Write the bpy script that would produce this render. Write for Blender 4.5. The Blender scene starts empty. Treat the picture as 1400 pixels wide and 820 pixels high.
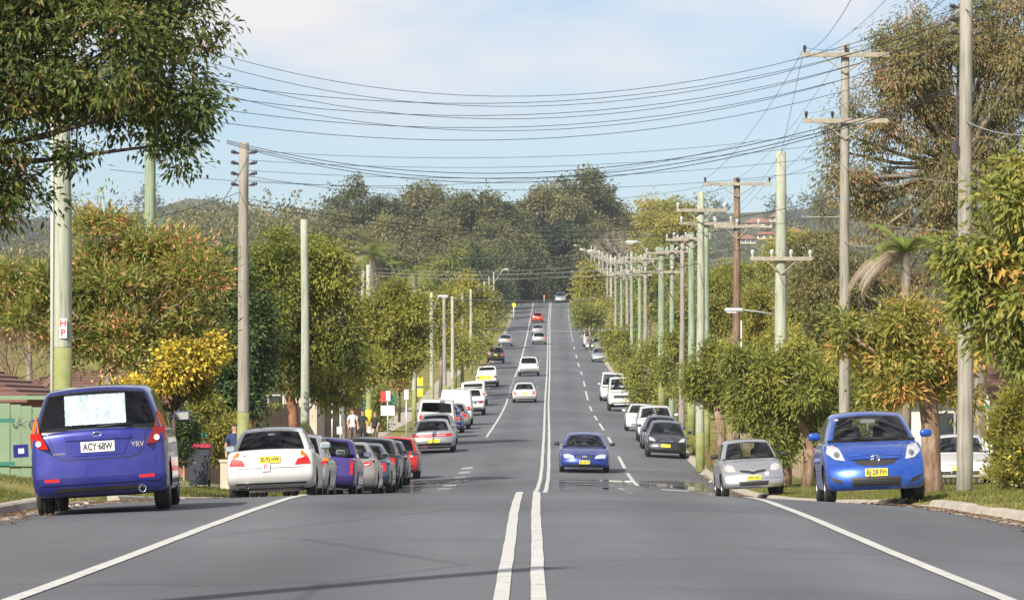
import bpy, bmesh, math, random
import numpy as np
from mathutils import Vector, Matrix
from mathutils.bvhtree import BVHTree

# ------------------------------------------------------------------ camera, sky, sun, exposure
F = 5500.0            # focal length in pixels of a 1400 px wide picture
CX, CY = 700.0, 555.0 # principal column and eye level row
S = bpy.context.scene
COL = S.collection
cam_d = bpy.data.cameras.new('camera'); cam = bpy.data.objects.new('camera', cam_d); COL.objects.link(cam)
cam_d.sensor_width = 36.0; cam_d.lens = F * 36.0 / 1400.0
cam_d.shift_y = (555.0 - 410.0) / 1400.0
cam_d.clip_start = 0.5; cam_d.clip_end = 20000
cam.location = (0, 0, 0); cam.rotation_euler = (math.pi / 2, 0, 0)
S.camera = cam
SUN_AZ, SUN_EL = math.radians(29), math.radians(34)   # sun behind the camera, to the left
sun_vec = Vector((-math.sin(SUN_AZ) * math.cos(SUN_EL), -math.cos(SUN_AZ) * math.cos(SUN_EL), math.sin(SUN_EL)))
W = bpy.data.worlds.new('World'); S.world = W; W.use_nodes = True
wn, wl = W.node_tree.nodes, W.node_tree.links
wn.clear()
wo = wn.new('ShaderNodeOutputWorld'); bg = wn.new('ShaderNodeBackground'); sky = wn.new('ShaderNodeTexSky')
sky.sky_type = 'NISHITA'; sky.sun_disc = False
sky.sun_elevation = SUN_EL
sky.sun_rotation = math.atan2(sun_vec.x, sun_vec.y)
sky.altitude = 0; sky.air_density = 0.75; sky.dust_density = 0.6; sky.ozone_density = 2.2
bg.inputs['Strength'].default_value = 0.086
# thin pinkish-white cloud drifting over the upper sky
tc = wn.new('ShaderNodeTexCoord'); mp = wn.new('ShaderNodeMapping'); mp.inputs['Scale'].default_value = (11, 11, 34)
nz = wn.new('ShaderNodeTexNoise'); nz.inputs['Scale'].default_value = 1.0; nz.inputs['Detail'].default_value = 4; nz.inputs['Roughness'].default_value = 0.5
cr = wn.new('ShaderNodeValToRGB'); cr.color_ramp.elements[0].position = 0.36; cr.color_ramp.elements[1].position = 0.60
sp = wn.new('ShaderNodeSeparateXYZ'); mr = wn.new('ShaderNodeMapRange')
mr.inputs['From Min'].default_value = 0.058; mr.inputs['From Max'].default_value = 0.095; mr.inputs['To Max'].default_value = 0.95
mu = wn.new('ShaderNodeMath'); mu.operation = 'MULTIPLY'
mx = wn.new('ShaderNodeMix'); mx.data_type = 'RGBA'; mx.inputs['B'].default_value = (8.0, 7.6, 7.5, 1)
wl.new(tc.outputs['Generated'], mp.inputs['Vector']); wl.new(mp.outputs['Vector'], nz.inputs['Vector'])
wl.new(nz.outputs['Fac'], cr.inputs['Fac']); wl.new(tc.outputs['Generated'], sp.inputs['Vector'])
wl.new(sp.outputs['Z'], mr.inputs['Value']); wl.new(cr.outputs['Color'], mu.inputs[0]); wl.new(mr.outputs['Result'], mu.inputs[1])
wl.new(mu.outputs['Value'], mx.inputs['Factor']); wl.new(sky.outputs['Color'], mx.inputs['A'])
wl.new(mx.outputs['Result'], bg.inputs['Color']); wl.new(bg.outputs['Background'], wo.inputs['Surface'])
sl = bpy.data.lights.new('sun', 'SUN'); sl.energy = 5.0; sl.angle = math.radians(0.53); sl.color = (1.0, 0.93, 0.82)
so = bpy.data.objects.new('sun', sl); COL.objects.link(so)
so.rotation_euler = sun_vec.to_track_quat('Z', 'Y').to_euler()
S.view_settings.view_transform = 'Standard'; S.view_settings.look = 'None'
S.view_settings.gamma = 1.0; S.view_settings.use_curve_mapping = False
S.view_settings.exposure = 0.48
S.cycles.max_bounces = 6; S.cycles.transparent_max_bounces = 12; S.cycles.volume_bounces = 0
S.cycles.use_denoising = True
R = math.radians
rng = np.random.default_rng(7)
random.seed(7)

# ------------------------------------------------------------------ the lie of the land
CZ = [(-30,-1.26),(26,-1.235),(35,-1.215),(45,-1.165),(52,-1.155),(58,-1.205),(63,-1.34),(68,-1.52),(78,-1.74),(90,-2.03),(106,-2.30),(120,-2.46),
      (134,-2.50),(146,-2.44),(172,-1.93),(200,-1.40),(235,-.88),(262,-.42),(290,.21),(325,1.60),(355,2.7),(413,4.45),(491,7.5),
      (540,9.6),(598,12.4),(650,15.4),(685,17.6),(705,18.3),(725,18.2),(800,16.5),(1000,13),(7000,13)]
CXT = [(-30,0.0),(26,.038),(60,.24),(78,.40),(100,.66),(146,1.2),(200,1.72),(290,2.5),(355,3.2),(491,4.5),(598,5.5),(690,6.6),(800,7.8),(1000,10),(7000,10)]
_dd = np.arange(-60, 7001, 1.0)
def _smooth(tab, sg):
    a = np.interp(_dd, [t[0] for t in tab], [t[1] for t in tab])
    k = np.exp(-.5 * (np.arange(-20, 21) / sg) ** 2); k /= k.sum()
    return np.convolve(np.pad(a, 20, mode='edge'), k, mode='valid')
_cz, _cx = _smooth(CZ, 4.5), _smooth(CXT, 9)
def cz(d): return np.interp(d, _dd, _cz)
def cx(d): return np.interp(d, _dd, _cx)
HW = 5.95                                            # half width between the kerbs
def hw(d): return np.interp(d, [58, 90], [6.35, HW])
def road_z(off, d): return cz(d) - np.where(off > 0, np.interp(d, [57, 66], [.0082, .0053]), .0042) * off * off
def ground_z(x, d):
    x = np.asarray(x, float); d = np.asarray(d, float)
    off = x - cx(d); a = np.abs(off); h = hw(d)
    edge = road_z(np.sign(off) * h, d)
    near = np.interp(d, [95, 150], [1.0, 0.0])
    rise = np.where(off < 0, .105 * near + .022, .045 * near + .02)
    gap = np.where(off > 0, np.clip(np.minimum(d - 62.5, 67.5 - d), 0, 1), np.clip(np.minimum(d - 53.2, 62 - d), 0, 1))
    v = edge + .125 - .115 * gap * np.clip(1.6 - (a - h) * .6, 0, 1) + rise * np.clip(a - h - .15, 0, 4.0) + .012 * np.clip(a - h - 4.15, 0, 30)
    w = edge + .125 + .012 * 30 + .16
    v = np.where(a > 60, v + (w - v) * 0, v)
    return np.where(a < h, road_z(off, d), v)
def gz(x, d): return float(ground_z(x, d))
def at(px, py, d): return Vector(((px - CX) * d / F, d, (CY - py) * d / F))
def sc(d): return F / d

# ------------------------------------------------------------------ helpers
def tag(o, label=None, cat=None, group=None, kind=None):
    if label: o['label'] = label
    if cat: o['category'] = cat
    if group: o['group'] = group
    if kind: o['kind'] = kind
    return o
def empty(name, loc=(0, 0, 0), rot=(0, 0, 0)):
    o = bpy.data.objects.new(name, None); COL.objects.link(o); o.location = loc; o.rotation_euler = rot
    o.empty_display_size = .2
    return o
def link(name, me, parent=None):
    o = bpy.data.objects.new(name, me); COL.objects.link(o)
    if parent: o.parent = parent
    return o
def np_mesh(name, co, tris, mats=(), hue=None, smooth=False):
    me = bpy.data.meshes.new(name)
    n, m = len(co), len(tris); k = tris.shape[1]
    me.vertices.add(n); me.vertices.foreach_set('co', np.ascontiguousarray(co, np.float32).ravel())
    me.loops.add(m * k); me.loops.foreach_set('vertex_index', np.ascontiguousarray(tris, np.int32).ravel())
    me.polygons.add(m); me.polygons.foreach_set('loop_start', np.arange(0, m * k, k, dtype=np.int32))
    me.update(calc_edges=True)
    if hue is not None:
        at_ = me.attributes.new('hue', 'FLOAT', 'POINT'); at_.data.foreach_set('value', np.ascontiguousarray(hue, np.float32))
    for x in mats: me.materials.append(x)
    me.polygons.foreach_set('use_smooth', np.full(m, smooth))
    return me
class MB:
    def __init__(s): s.v = []; s.f = []; s.m = []
    def add(s, vs, fs, mi=0):
        b = len(s.v); s.v += [tuple(p) for p in vs]; s.f += [tuple(b + i for i in f) for f in fs]; s.m += [mi] * len(fs)
    def box(s, c, d, mi=0, rot=None):
        x, y, z = d[0] / 2, d[1] / 2, d[2] / 2
        vs = [Vector(p) for p in ((-x,-y,-z),(x,-y,-z),(x,y,-z),(-x,y,-z),(-x,-y,z),(x,-y,z),(x,y,z),(-x,y,z))]
        if rot is not None: vs = [rot @ p for p in vs]
        s.add([p + Vector(c) for p in vs], [(0,3,2,1),(4,5,6,7),(0,1,5,4),(1,2,6,5),(2,3,7,6),(3,0,4,7)], mi)
    def tube(s, pts, rad, n=8, mi=0, cap=True):
        pts = [Vector(p) for p in pts]; N = len(pts)
        if not hasattr(rad, '__len__'): rad = [rad] * N
        vs = []; up = None
        for i, p in enumerate(pts):
            t = (pts[min(i + 1, N - 1)] - pts[max(i - 1, 0)]).normalized()
            if up is None:
                up = Vector((1, 0, 0)) if abs(t.x) < .9 else Vector((0, 1, 0))
            a = (up - t * up.dot(t)).normalized(); b = t.cross(a); up = a
            for k in range(n):
                g = 2 * math.pi * k / n
                vs.append(p + (a * math.cos(g) + b * math.sin(g)) * rad[i])
        fs = [(i * n + k, i * n + (k + 1) % n, (i + 1) * n + (k + 1) % n, (i + 1) * n + k) for i in range(N - 1) for k in range(n)]
        if cap: fs += [tuple(range(n - 1, -1, -1)), tuple((N - 1) * n + k for k in range(n))]
        s.add(vs, fs, mi)
    def lathe(s, prof, c=(0, 0, 0), axis='z', n=16, mi=0):
        vs = []
        for r, h in prof:
            for k in range(n):
                g = 2 * math.pi * k / n; a, b = r * math.cos(g), r * math.sin(g)
                p = {'z': (a, b, h), 'x': (h, a, b), 'y': (a, h, b)}[axis]
                vs.append((p[0] + c[0], p[1] + c[1], p[2] + c[2]))
        fs = [(i * n + k, i * n + (k + 1) % n, (i + 1) * n + (k + 1) % n, (i + 1) * n + k) for i in range(len(prof) - 1) for k in range(n)]
        s.add(vs, fs, mi)
    def prism(s, pts, y0, y1, mi=0):
        n = len(pts)
        vs = [(p[0], y0, p[1]) for p in pts] + [(p[0], y1, p[1]) for p in pts]
        s.add(vs, [tuple(range(n)), tuple(range(2 * n - 1, n - 1, -1))] + [(i, i + n, (i + 1) % n + n, (i + 1) % n) for i in range(n)], mi)
    def mesh(s, name, mats, smooth=False):
        me = bpy.data.meshes.new(name); me.from_pydata(s.v, [], s.f)
        for x in (mats if isinstance(mats, (list, tuple)) else [mats]): me.materials.append(x)
        me.polygons.foreach_set('material_index', s.m); me.polygons.foreach_set('use_smooth', [smooth] * len(s.f))
        bm = bmesh.new(); bm.from_mesh(me); bmesh.ops.recalc_face_normals(bm, faces=bm.faces); bm.to_mesh(me); bm.free()
        return me
    def build(s, name, mats, parent=None, smooth=False):
        return link(name, s.mesh(name, mats, smooth), parent)

# ------------------------------------------------------------------ materials
def nodes(name):
    m = bpy.data.materials.new(name); m.use_nodes = True
    return m, m.node_tree.nodes, m.node_tree.links, m.node_tree.nodes['Principled BSDF']
def mat(name, col, rough=.6, metal=0.0, coat=0.0, var=0.0, vscale=3.0, col2=None, bump=0.0, bscale=40.0, spec=None):
    m, n, l, b = nodes(name)
    b.inputs['Base Color'].default_value = (*col, 1); b.inputs['Roughness'].default_value = rough; b.inputs['Metallic'].default_value = metal
    if spec is not None: b.inputs['Specular IOR Level'].default_value = spec
    if coat: b.inputs['Coat Weight'].default_value = coat; b.inputs['Coat Roughness'].default_value = .04
    if var or col2:
        t = n.new('ShaderNodeTexCoord'); z = n.new('ShaderNodeTexNoise'); z.inputs['Scale'].default_value = vscale; z.inputs['Detail'].default_value = 6
        z.inputs['Roughness'].default_value = .65
        r = n.new('ShaderNodeValToRGB'); r.color_ramp.elements[0].position = .35; r.color_ramp.elements[1].position = .68
        c2 = col2 or tuple(min(1, c * (1 + var)) for c in col); c1 = col if col2 else tuple(c * (1 - var) for c in col)
        r.color_ramp.elements[0].color = (*c1, 1); r.color_ramp.elements[1].color = (*c2, 1)
        l.new(t.outputs['Object'], z.inputs['Vector']); l.new(z.outputs['Fac'], r.inputs['Fac']); l.new(r.outputs['Color'], b.inputs['Base Color'])
    if bump:
        t2 = n.new('ShaderNodeTexCoord'); z2 = n.new('ShaderNodeTexNoise'); z2.inputs['Scale'].default_value = bscale; z2.inputs['Detail'].default_value = 4
        bp = n.new('ShaderNodeBump'); bp.inputs['Strength'].default_value = bump; bp.inputs['Distance'].default_value = .02
        l.new(t2.outputs['Object'], z2.inputs['Vector']); l.new(z2.outputs['Fac'], bp.inputs['Height']); l.new(bp.outputs['Normal'], b.inputs['Normal'])
    return m
def wood_mat(name, c0, c1, zs=.5, xs=9.0, bump=.5):
    m, n, l, b = nodes(name); t = n.new('ShaderNodeTexCoord'); mp = n.new('ShaderNodeMapping'); mp.inputs['Scale'].default_value = (xs, xs, zs)
    z = n.new('ShaderNodeTexNoise'); z.inputs['Scale'].default_value = 1.6; z.inputs['Detail'].default_value = 8; z.inputs['Roughness'].default_value = .7
    g = n.new('ShaderNodeTexNoise'); g.inputs['Scale'].default_value = .9; g.inputs['Detail'].default_value = 3
    r = n.new('ShaderNodeValToRGB'); e = r.color_ramp.elements; e[0].position = .33; e[0].color = (*[q * .62 for q in c0], 1); e[1].position = .70; e[1].color = (*c1, 1); k = e.new(.45); k.color = (*c0, 1)
    a = n.new('ShaderNodeMath'); a.operation = 'MULTIPLY_ADD'; a.inputs[1].default_value = .35; l.new(t.outputs['Object'], mp.inputs['Vector']); l.new(mp.outputs['Vector'], z.inputs['Vector']); l.new(t.outputs['Object'], g.inputs['Vector'])
    s_ = n.new('ShaderNodeMath'); s_.operation = 'SUBTRACT'; s_.inputs[1].default_value = .175
    l.new(g.outputs['Fac'], a.inputs[0]); l.new(z.outputs['Fac'], a.inputs[2]); l.new(a.outputs[0], s_.inputs[0]); l.new(s_.outputs[0], r.inputs['Fac']); l.new(r.outputs['Color'], b.inputs['Base Color'])
    bp = n.new('ShaderNodeBump'); bp.inputs['Strength'].default_value = bump; bp.inputs['Distance'].default_value = .03; l.new(z.outputs['Fac'], bp.inputs['Height']); l.new(bp.outputs['Normal'], b.inputs['Normal'])
    b.inputs['Roughness'].default_value = .9; b.inputs['Specular IOR Level'].default_value = .2
    return m
def leaf_mat(name, cols, transl=.38, rough=.45, gain=2.3):
    cols = [(p, tuple(min(.8, (q * .95 + .05 * (.3 * c[0] + .6 * c[1] + .1 * c[2])) * gain) for q in c)) for p, c in cols]
    m, n, l, b = nodes(name)
    a = n.new('ShaderNodeAttribute'); a.attribute_name = 'hue'
    r = n.new('ShaderNodeValToRGB'); e = r.color_ramp.elements
    while len(e) < len(cols): e.new(.5)
    for i, (p, c) in enumerate(cols): e[i].position = p; e[i].color = (*c, 1)
    l.new(a.outputs['Fac'], r.inputs['Fac']); l.new(r.outputs['Color'], b.inputs['Base Color'])
    b.inputs['Roughness'].default_value = rough; b.inputs['Specular IOR Level'].default_value = .35
    t = n.new('ShaderNodeBsdfTranslucent'); x = n.new('ShaderNodeMixShader'); x.inputs['Fac'].default_value = transl
    hs = n.new('ShaderNodeHueSaturation'); hs.inputs['Value'].default_value = 1.3; hs.inputs['Saturation'].default_value = 1.0
    l.new(r.outputs['Color'], hs.inputs['Color']); l.new(hs.outputs['Color'], t.inputs['Color'])
    o = n['Material Output']
    l.new(b.outputs['BSDF'], x.inputs[1]); l.new(t.outputs['BSDF'], x.inputs[2]); l.new(x.outputs['Shader'], o.inputs['Surface'])
    return m
def glass_mat(name, tint=(.74, .79, .80), refl=.08):
    m, n, l, b = nodes(name); n.remove(b)
    t = n.new('ShaderNodeBsdfTransparent'); t.inputs['Color'].default_value = (*tint, 1)
    g = n.new('ShaderNodeBsdfGlossy'); g.inputs['Roughness'].default_value = .02
    f = n.new('ShaderNodeFresnel'); f.inputs['IOR'].default_value = 1.52
    x = n.new('ShaderNodeMixShader'); l.new(f.outputs['Fac'], x.inputs['Fac']); l.new(t.outputs['BSDF'], x.inputs[1]); l.new(g.outputs['BSDF'], x.inputs[2])
    l.new(x.outputs['Shader'], n['Material Output'].inputs['Surface'])
    return m
def paint(name, col, metal=.35, dust=.12):
    m, n, l, b = nodes(name)
    t = n.new('ShaderNodeTexCoord'); z = n.new('ShaderNodeTexNoise'); z.inputs['Scale'].default_value = 2.2; z.inputs['Detail'].default_value = 7; z.inputs['Roughness'].default_value = .7
    x = n.new('ShaderNodeMix'); x.data_type = 'RGBA'; x.inputs['A'].default_value = (*col, 1); x.inputs['B'].default_value = (*[c * .75 + .25 * d for c, d in zip(col, (.30, .27, .22))], 1)
    r = n.new('ShaderNodeMapRange'); r.inputs['From Min'].default_value = .42; r.inputs['From Max'].default_value = .85; r.inputs['To Max'].default_value = dust * 4
    l.new(t.outputs['Object'], z.inputs['Vector']); l.new(z.outputs['Fac'], r.inputs['Value']); l.new(r.outputs['Result'], x.inputs['Factor']); l.new(x.outputs['Result'], b.inputs['Base Color'])
    q = n.new('ShaderNodeMapRange'); q.inputs['To Min'].default_value = .22; q.inputs['To Max'].default_value = .42
    l.new(z.outputs['Fac'], q.inputs['Value']); l.new(q.outputs['Result'], b.inputs['Roughness'])
    b.inputs['Metallic'].default_value = metal; b.inputs['Coat Weight'].default_value = .9; b.inputs['Coat Roughness'].default_value = .05
    return m
M = {}
M['glass'] = glass_mat('car_glass'); M['rubber'] = mat('black_rubber', (.012, .012, .013), .35)
M['tyre'] = mat('tyre', (.022, .021, .02), .85, var=.3, vscale=12); M['rim'] = mat('alloy', (.42, .42, .43), .35, .9)
M['plastic'] = mat('dark_plastic', (.02, .02, .021), .55, var=.2); M['under'] = mat('underbody', (.012, .011, .01), .9)
M['seat'] = mat('seat_cloth', (.03, .032, .036), .9); M['chrome'] = mat('chrome', (.75, .75, .76), .12, 1.0)
M['red'] = mat('tail_red', (.50, .010, .010), .25, coat=.4); M['orange'] = mat('indicator_orange', (.70, .15, .0), .45, spec=.2)
M['lamp'] = mat('lamp_clear', (.62, .64, .66), .15, .35, coat=1); M['lampw'] = mat('reverse_lamp', (.7, .68, .66), .2, coat=1)
M['plate_y'] = mat('plate_yellow', (.75, .62, .03), .5); M['plate_w'] = mat('plate_white', (.72, .72, .7), .5); M['ink'] = mat('plate_ink', (.02, .02, .022), .5)
M['redink'] = mat('red_ink', (.55, .03, .04), .6); M['white'] = mat('white_paint', (.62, .62, .60), .5, var=.06)
M['mesh'] = mat('grille_mesh', (.03, .03, .032), .5); M['pink'] = mat('pink_toy', (.6, .06, .16), .8)
M['mirrorglass'] = mat('mirror_glass', (.55, .62, .68), .06, 1.0)

# ------------------------------------------------------------------ ground, road, markings, kerbs
def asphalt():
    m, n, l, b = nodes('asphalt')
    g = n.new('ShaderNodeNewGeometry')
    mp = n.new('ShaderNodeMapping'); mp.inputs['Scale'].default_value = (.55, .06, .3)
    z = n.new('ShaderNodeTexNoise'); z.inputs['Scale'].default_value = 1.0; z.inputs['Detail'].default_value = 6; z.inputs['Roughness'].default_value = .6
    f = n.new('ShaderNodeTexNoise'); f.inputs['Scale'].default_value = 26; f.inputs['Detail'].default_value = 5; f.inputs['Roughness'].default_value = .8
    l.new(g.outputs['Position'], mp.inputs['Vector']); l.new(mp.outputs['Vector'], z.inputs['Vector']); l.new(g.outputs['Position'], f.inputs['Vector'])
    r = n.new('ShaderNodeValToRGB'); r.color_ramp.elements[0].position = .3; r.color_ramp.elements[0].color = (.101, .107, .118, 1)
    r.color_ramp.elements[1].position = .72; r.color_ramp.elements[1].color = (.138, .145, .157, 1)
    l.new(z.outputs['Fac'], r.inputs['Fac'])
    ao = n.new('ShaderNodeAttribute'); ao.attribute_name = 'hue'          # lateral offset from the centre line, metres
    ab = n.new('ShaderNodeMath'); ab.operation = 'ABSOLUTE'; l.new(ao.outputs['Fac'], ab.inputs[0])
    wt = n.new('ShaderNodeValToRGB'); wt.color_ramp.interpolation = 'B_SPLINE'; we = wt.color_ramp.elements
    stops = [(0, 1.0), (.12, 1.10), (.20, .96), (.28, .86), (.36, .95), (.42, 1.10), (.50, 1.02), (.62, .93), (.85, .97), (1, .88)]
    while len(we) < len(stops): we.new(.5)
    for i_, (p_, c_) in enumerate(stops): we[i_].position = p_; we[i_].color = (c_ * .5, c_ * .5, c_ * .5, 1)
    dv = n.new('ShaderNodeMath'); dv.operation = 'DIVIDE'; dv.inputs[1].default_value = 6.4; l.new(ab.outputs[0], dv.inputs[0]); l.new(dv.outputs[0], wt.inputs['Fac'])
    tp = n.new('ShaderNodeTexNoise'); tp.inputs['Scale'].default_value = .045; tp.inputs['Detail'].default_value = 8; tp.inputs['Roughness'].default_value = .72; l.new(g.outputs['Position'], tp.inputs['Vector'])
    tr = n.new('ShaderNodeMapRange'); tr.inputs['From Min'].default_value = .4; tr.inputs['From Max'].default_value = .6; tr.inputs['To Min'].default_value = 1.66; tr.inputs['To Max'].default_value = 2.26; l.new(tp.outputs['Fac'], tr.inputs['Value'])
    wm = n.new('ShaderNodeMath'); wm.operation = 'MULTIPLY'; l.new(wt.outputs['Color'], wm.inputs[0]); l.new(tr.outputs['Result'], wm.inputs[1])
    v = n.new('ShaderNodeTexVoronoi'); v.feature = 'DISTANCE_TO_EDGE'; v.inputs['Scale'].default_value = .16; v.inputs['Randomness'].default_value = 1
    w = n.new('ShaderNodeTexNoise'); w.inputs['Scale'].default_value = .8; w.inputs['Detail'].default_value = 5
    ad = n.new('ShaderNodeMix'); ad.data_type = 'VECTOR'; ad.inputs['Factor'].default_value = .35
    l.new(g.outputs['Position'], ad.inputs['A']); l.new(w.outputs['Color'], ad.inputs['B']); l.new(ad.outputs['Result'], v.inputs['Vector'])
    ck = n.new('ShaderNodeMapRange'); ck.inputs['From Max'].default_value = .007; ck.inputs['To Min'].default_value = .72; ck.inputs['To Max'].default_value = 1
    l.new(v.outputs['Distance'], ck.inputs['Value'])
    fr = n.new('ShaderNodeMapRange'); fr.inputs['From Min'].default_value = .3; fr.inputs['From Max'].default_value = .7; fr.inputs['To Min'].default_value = .86; fr.inputs['To Max'].default_value = 1.14
    l.new(f.outputs['Fac'], fr.inputs['Value'])
    mm = n.new('ShaderNodeMath'); mm.operation = 'MULTIPLY'; l.new(ck.outputs['Result'], mm.inputs[0]); l.new(fr.outputs['Result'], mm.inputs[1])
    m3 = n.new('ShaderNodeMath'); m3.operation = 'MULTIPLY'; l.new(mm.outputs['Value'], m3.inputs[0]); l.new(wm.outputs['Value'], m3.inputs[1])
    hs = n.new('ShaderNodeHueSaturation'); l.new(r.outputs['Color'], hs.inputs['Color']); l.new(m3.outputs['Value'], hs.inputs['Value'])
    l.new(hs.outputs['Color'], b.inputs['Base Color']); b.inputs['Roughness'].default_value = .78; b.inputs['Specular IOR Level'].default_value = .3
    bp = n.new('ShaderNodeBump'); bp.inputs['Strength'].default_value = .25; bp.inputs['Distance'].default_value = .01
    l.new(f.outputs['Fac'], bp.inputs['Height']); l.new(bp.outputs['Normal'], b.inputs['Normal'])
    return m
M['asphalt'] = asphalt()
M['line'] = mat('line_paint', (.46, .46, .43), .7, col2=(.57, .57, .54), vscale=2.5)
def line_mat(name, c0, c1, lo_, hi_):
    m = mat(name, c0, .72, col2=c1, vscale=2.5); n, l = m.node_tree.nodes, m.node_tree.links; b = n['Principled BSDF']
    src = b.inputs['Base Color'].links[0].from_socket
    g = n.new('ShaderNodeNewGeometry'); z = n.new('ShaderNodeTexNoise'); z.inputs['Scale'].default_value = 7; z.inputs['Detail'].default_value = 8; z.inputs['Roughness'].default_value = .75
    q = n.new('ShaderNodeMapRange'); q.inputs['From Min'].default_value = lo_; q.inputs['From Max'].default_value = hi_
    x = n.new('ShaderNodeMix'); x.data_type = 'RGBA'; x.inputs['A'].default_value = (.13, .13, .128, 1)
    l.new(g.outputs['Position'], z.inputs['Vector']); l.new(z.outputs['Fac'], q.inputs['Value']); l.new(q.outputs['Result'], x.inputs['Factor']); l.new(src, x.inputs['B']); l.new(x.outputs['Result'], b.inputs['Base Color'])
    return m
M['line'] = line_mat('line_paint', (.47, .47, .44), (.58, .58, .55), .33, .43)
M['linew'] = line_mat('worn_line_paint', (.40, .40, .38), (.54, .54, .51), .38, .56)
M['linew_'] = mat('worn_line_paint', (.26, .26, .25), .75, col2=(.52, .52, .49), vscale=3.5)
M['kerb'] = mat('kerb_concrete', (.33, .29, .24), .9, col2=(.46, .41, .34), vscale=2.2, bump=.4, bscale=14)
M['path'] = mat('path_concrete', (.36, .31, .26), .9, col2=(.44, .38, .31), vscale=.9)
def ground_mat():
    m, n, l, b = nodes('verge_grass')
    g = n.new('ShaderNodeNewGeometry')
    z = n.new('ShaderNodeTexNoise'); z.inputs['Scale'].default_value = .35; z.inputs['Detail'].default_value = 7; z.inputs['Roughness'].default_value = .7
    l.new(g.outputs['Position'], z.inputs['Vector'])
    r = n.new('ShaderNodeValToRGB'); e = r.color_ramp.elements; e[0].position = .36; e[0].color = (.10, .125, .025, 1); e[1].position = .66; e[1].color = (.30, .23, .11, 1)
    x = e.new(.5); x.color = (.20, .19, .05, 1)
    l.new(z.outputs['Fac'], r.inputs['Fac']); l.new(r.outputs['Color'], b.inputs['Base Color']); b.inputs['Roughness'].default_value = .95
    b.inputs['Specular IOR Level'].default_value = .1
    return m
M['ground'] = ground_mat()
def strip(name, ds, offs, zfun, m, parent=None, smooth=True):
    ds = np.asarray(ds, float); offs = np.asarray(offs, float)
    D, O = np.meshgrid(ds, offs, indexing='ij')
    X = O + cx(D); Z = zfun(O, D)
    co = np.stack([X, D, Z], -1).reshape(-1, 3); nj = len(offs)
    i, j = np.meshgrid(np.arange(len(ds) - 1), np.arange(nj - 1), indexing='ij')
    a = (i * nj + j).ravel(); q = np.stack([a, a + 1, a + nj + 1, a + nj], 1)
    return link(name, np_mesh(name, co, q, [m], hue=O.ravel(), smooth=smooth), parent)
DS = np.unique(np.concatenate([np.arange(-20, 180, 1.0), np.arange(180, 420, 2), np.arange(420, 900, 4)]))
DG = np.unique(np.concatenate([np.arange(-20, 180, 2.0), np.arange(180, 420, 4), np.arange(420, 900, 8), np.geomspace(900, 3400, 16)]))
_o = np.unique(np.concatenate([np.arange(5.4, 11, .25), np.arange(11, 40, 2.5), np.geomspace(40, 1600, 16)]))
GO = np.concatenate([-_o[::-1], [-3.0, 0, 3.0], _o])
def gfun(O, D):
    z = ground_z(O + cx(D), D)
    return np.where(np.abs(O) < hw(D) + .15, z - .14, z)
tag(strip('ground', DG, GO, gfun, M['ground']), 'dry yellow green grass verge and ground either side of the road', 'ground', kind='structure')
road = tag(strip('road', DS, np.concatenate([np.arange(-6.5, 6.51, .5)]), lambda O, D: np.where(np.abs(O) > hw(D) + .06, road_z(np.sign(O) * hw(D), D) - .06, road_z(O, D)), M['asphalt']),
    'grey asphalt street running over a crest and up the far hill', 'road', kind='structure')
def marking(o0, o1, d0, d1, m='line', skew=0.0, wob=0.0):
    n = max(2, int(d1 - d0) + 1); ds = np.linspace(d0, d1, n)
    if callable(o0): a, b = o0(ds), o1(ds)
    else: a, b = np.full(n, o0), np.full(n, o1)
    if d1 - d0 > 15:     # hand-laid paint never runs dead straight
        w_ = .004 * np.sin(ds * .35 + d0) + .002 * np.sin(ds * 1.31 + 2 * d0); a = a + w_ + .0015 * np.sin(ds * 2.3); b = b + w_ - .0015 * np.sin(ds * 1.9)
    co = []
    for d, p, q in zip(ds, a, b):
        k = max(1, int(abs(q - p) / .5) + 1)
        for t in np.linspace(0, 1, k + 1):
            o = p + (q - p) * t; dd = d + skew * (o - p)
            co.append((o + float(cx(dd)), dd, float(road_z(o, dd)) + .007))
    k = len(co) // n
    fs = [(i * k + j, i * k + j + 1, (i + 1) * k + j + 1, (i + 1) * k + j) for i in range(n - 1) for j in range(k - 1)]
    me = bpy.data.meshes.new('lane_marking'); me.from_pydata(co, [], fs); me.materials.append(M[m])
    return link('lane_marking', me, road)
# double centre line, edge lines, parking lane marks
marking(-.17, -.07, 8, 92); marking(.07, .17, 8, 92)
marking(-.19, -.07, 92, 700, 'line'); marking(.07, .19, 92, 700, 'line')
lo = lambda ds: np.interp(ds, [26, 50, 64, 75], [-3.43, -3.22, -3.30, -3.5])
marking(lo, lambda ds: lo(ds) + .13, 10, 76)
ro = lambda ds: np.interp(ds, [26, 50, 64, 80], [3.26, 3.10, 3.2, 3.5])
marking(ro, lambda ds: ro(ds) + .13, 10, 80)
for d in (120, 126, 132.5, 139, 146, 151): marking(-3.15, -2.75, d, d + 2.2, 'linew', skew=1.5)
marking(-2.98, -2.86, 196, 300, 'line'); marking(-5.2, -2.98, 196, 196.35, 'linew')
for d in np.arange(306, 345, 5.5): marking(-3.0, -2.85, d, d + 2.6, 'linew')
marking(-2.98, -2.84, 352, 700, 'line')
for k, d in enumerate((128, 152.5, 182.5, 212, 240, 268, 297, 326, 360, 395, 432, 470)):
    marking(2.95, 3.08, d, d + (14 if k % 3 else 19), 'line')
    if k % 2 or k > 4: marking(3.08, 5.1, d, d + .28, 'linew')
marking(2.95, 3.08, 505, 690, 'linew')
marking(3.6, 4.4, 121, 122.4, 'line', skew=-1.2); marking(-4.9, 4.9, 556, 557.5, 'linew')
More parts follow.
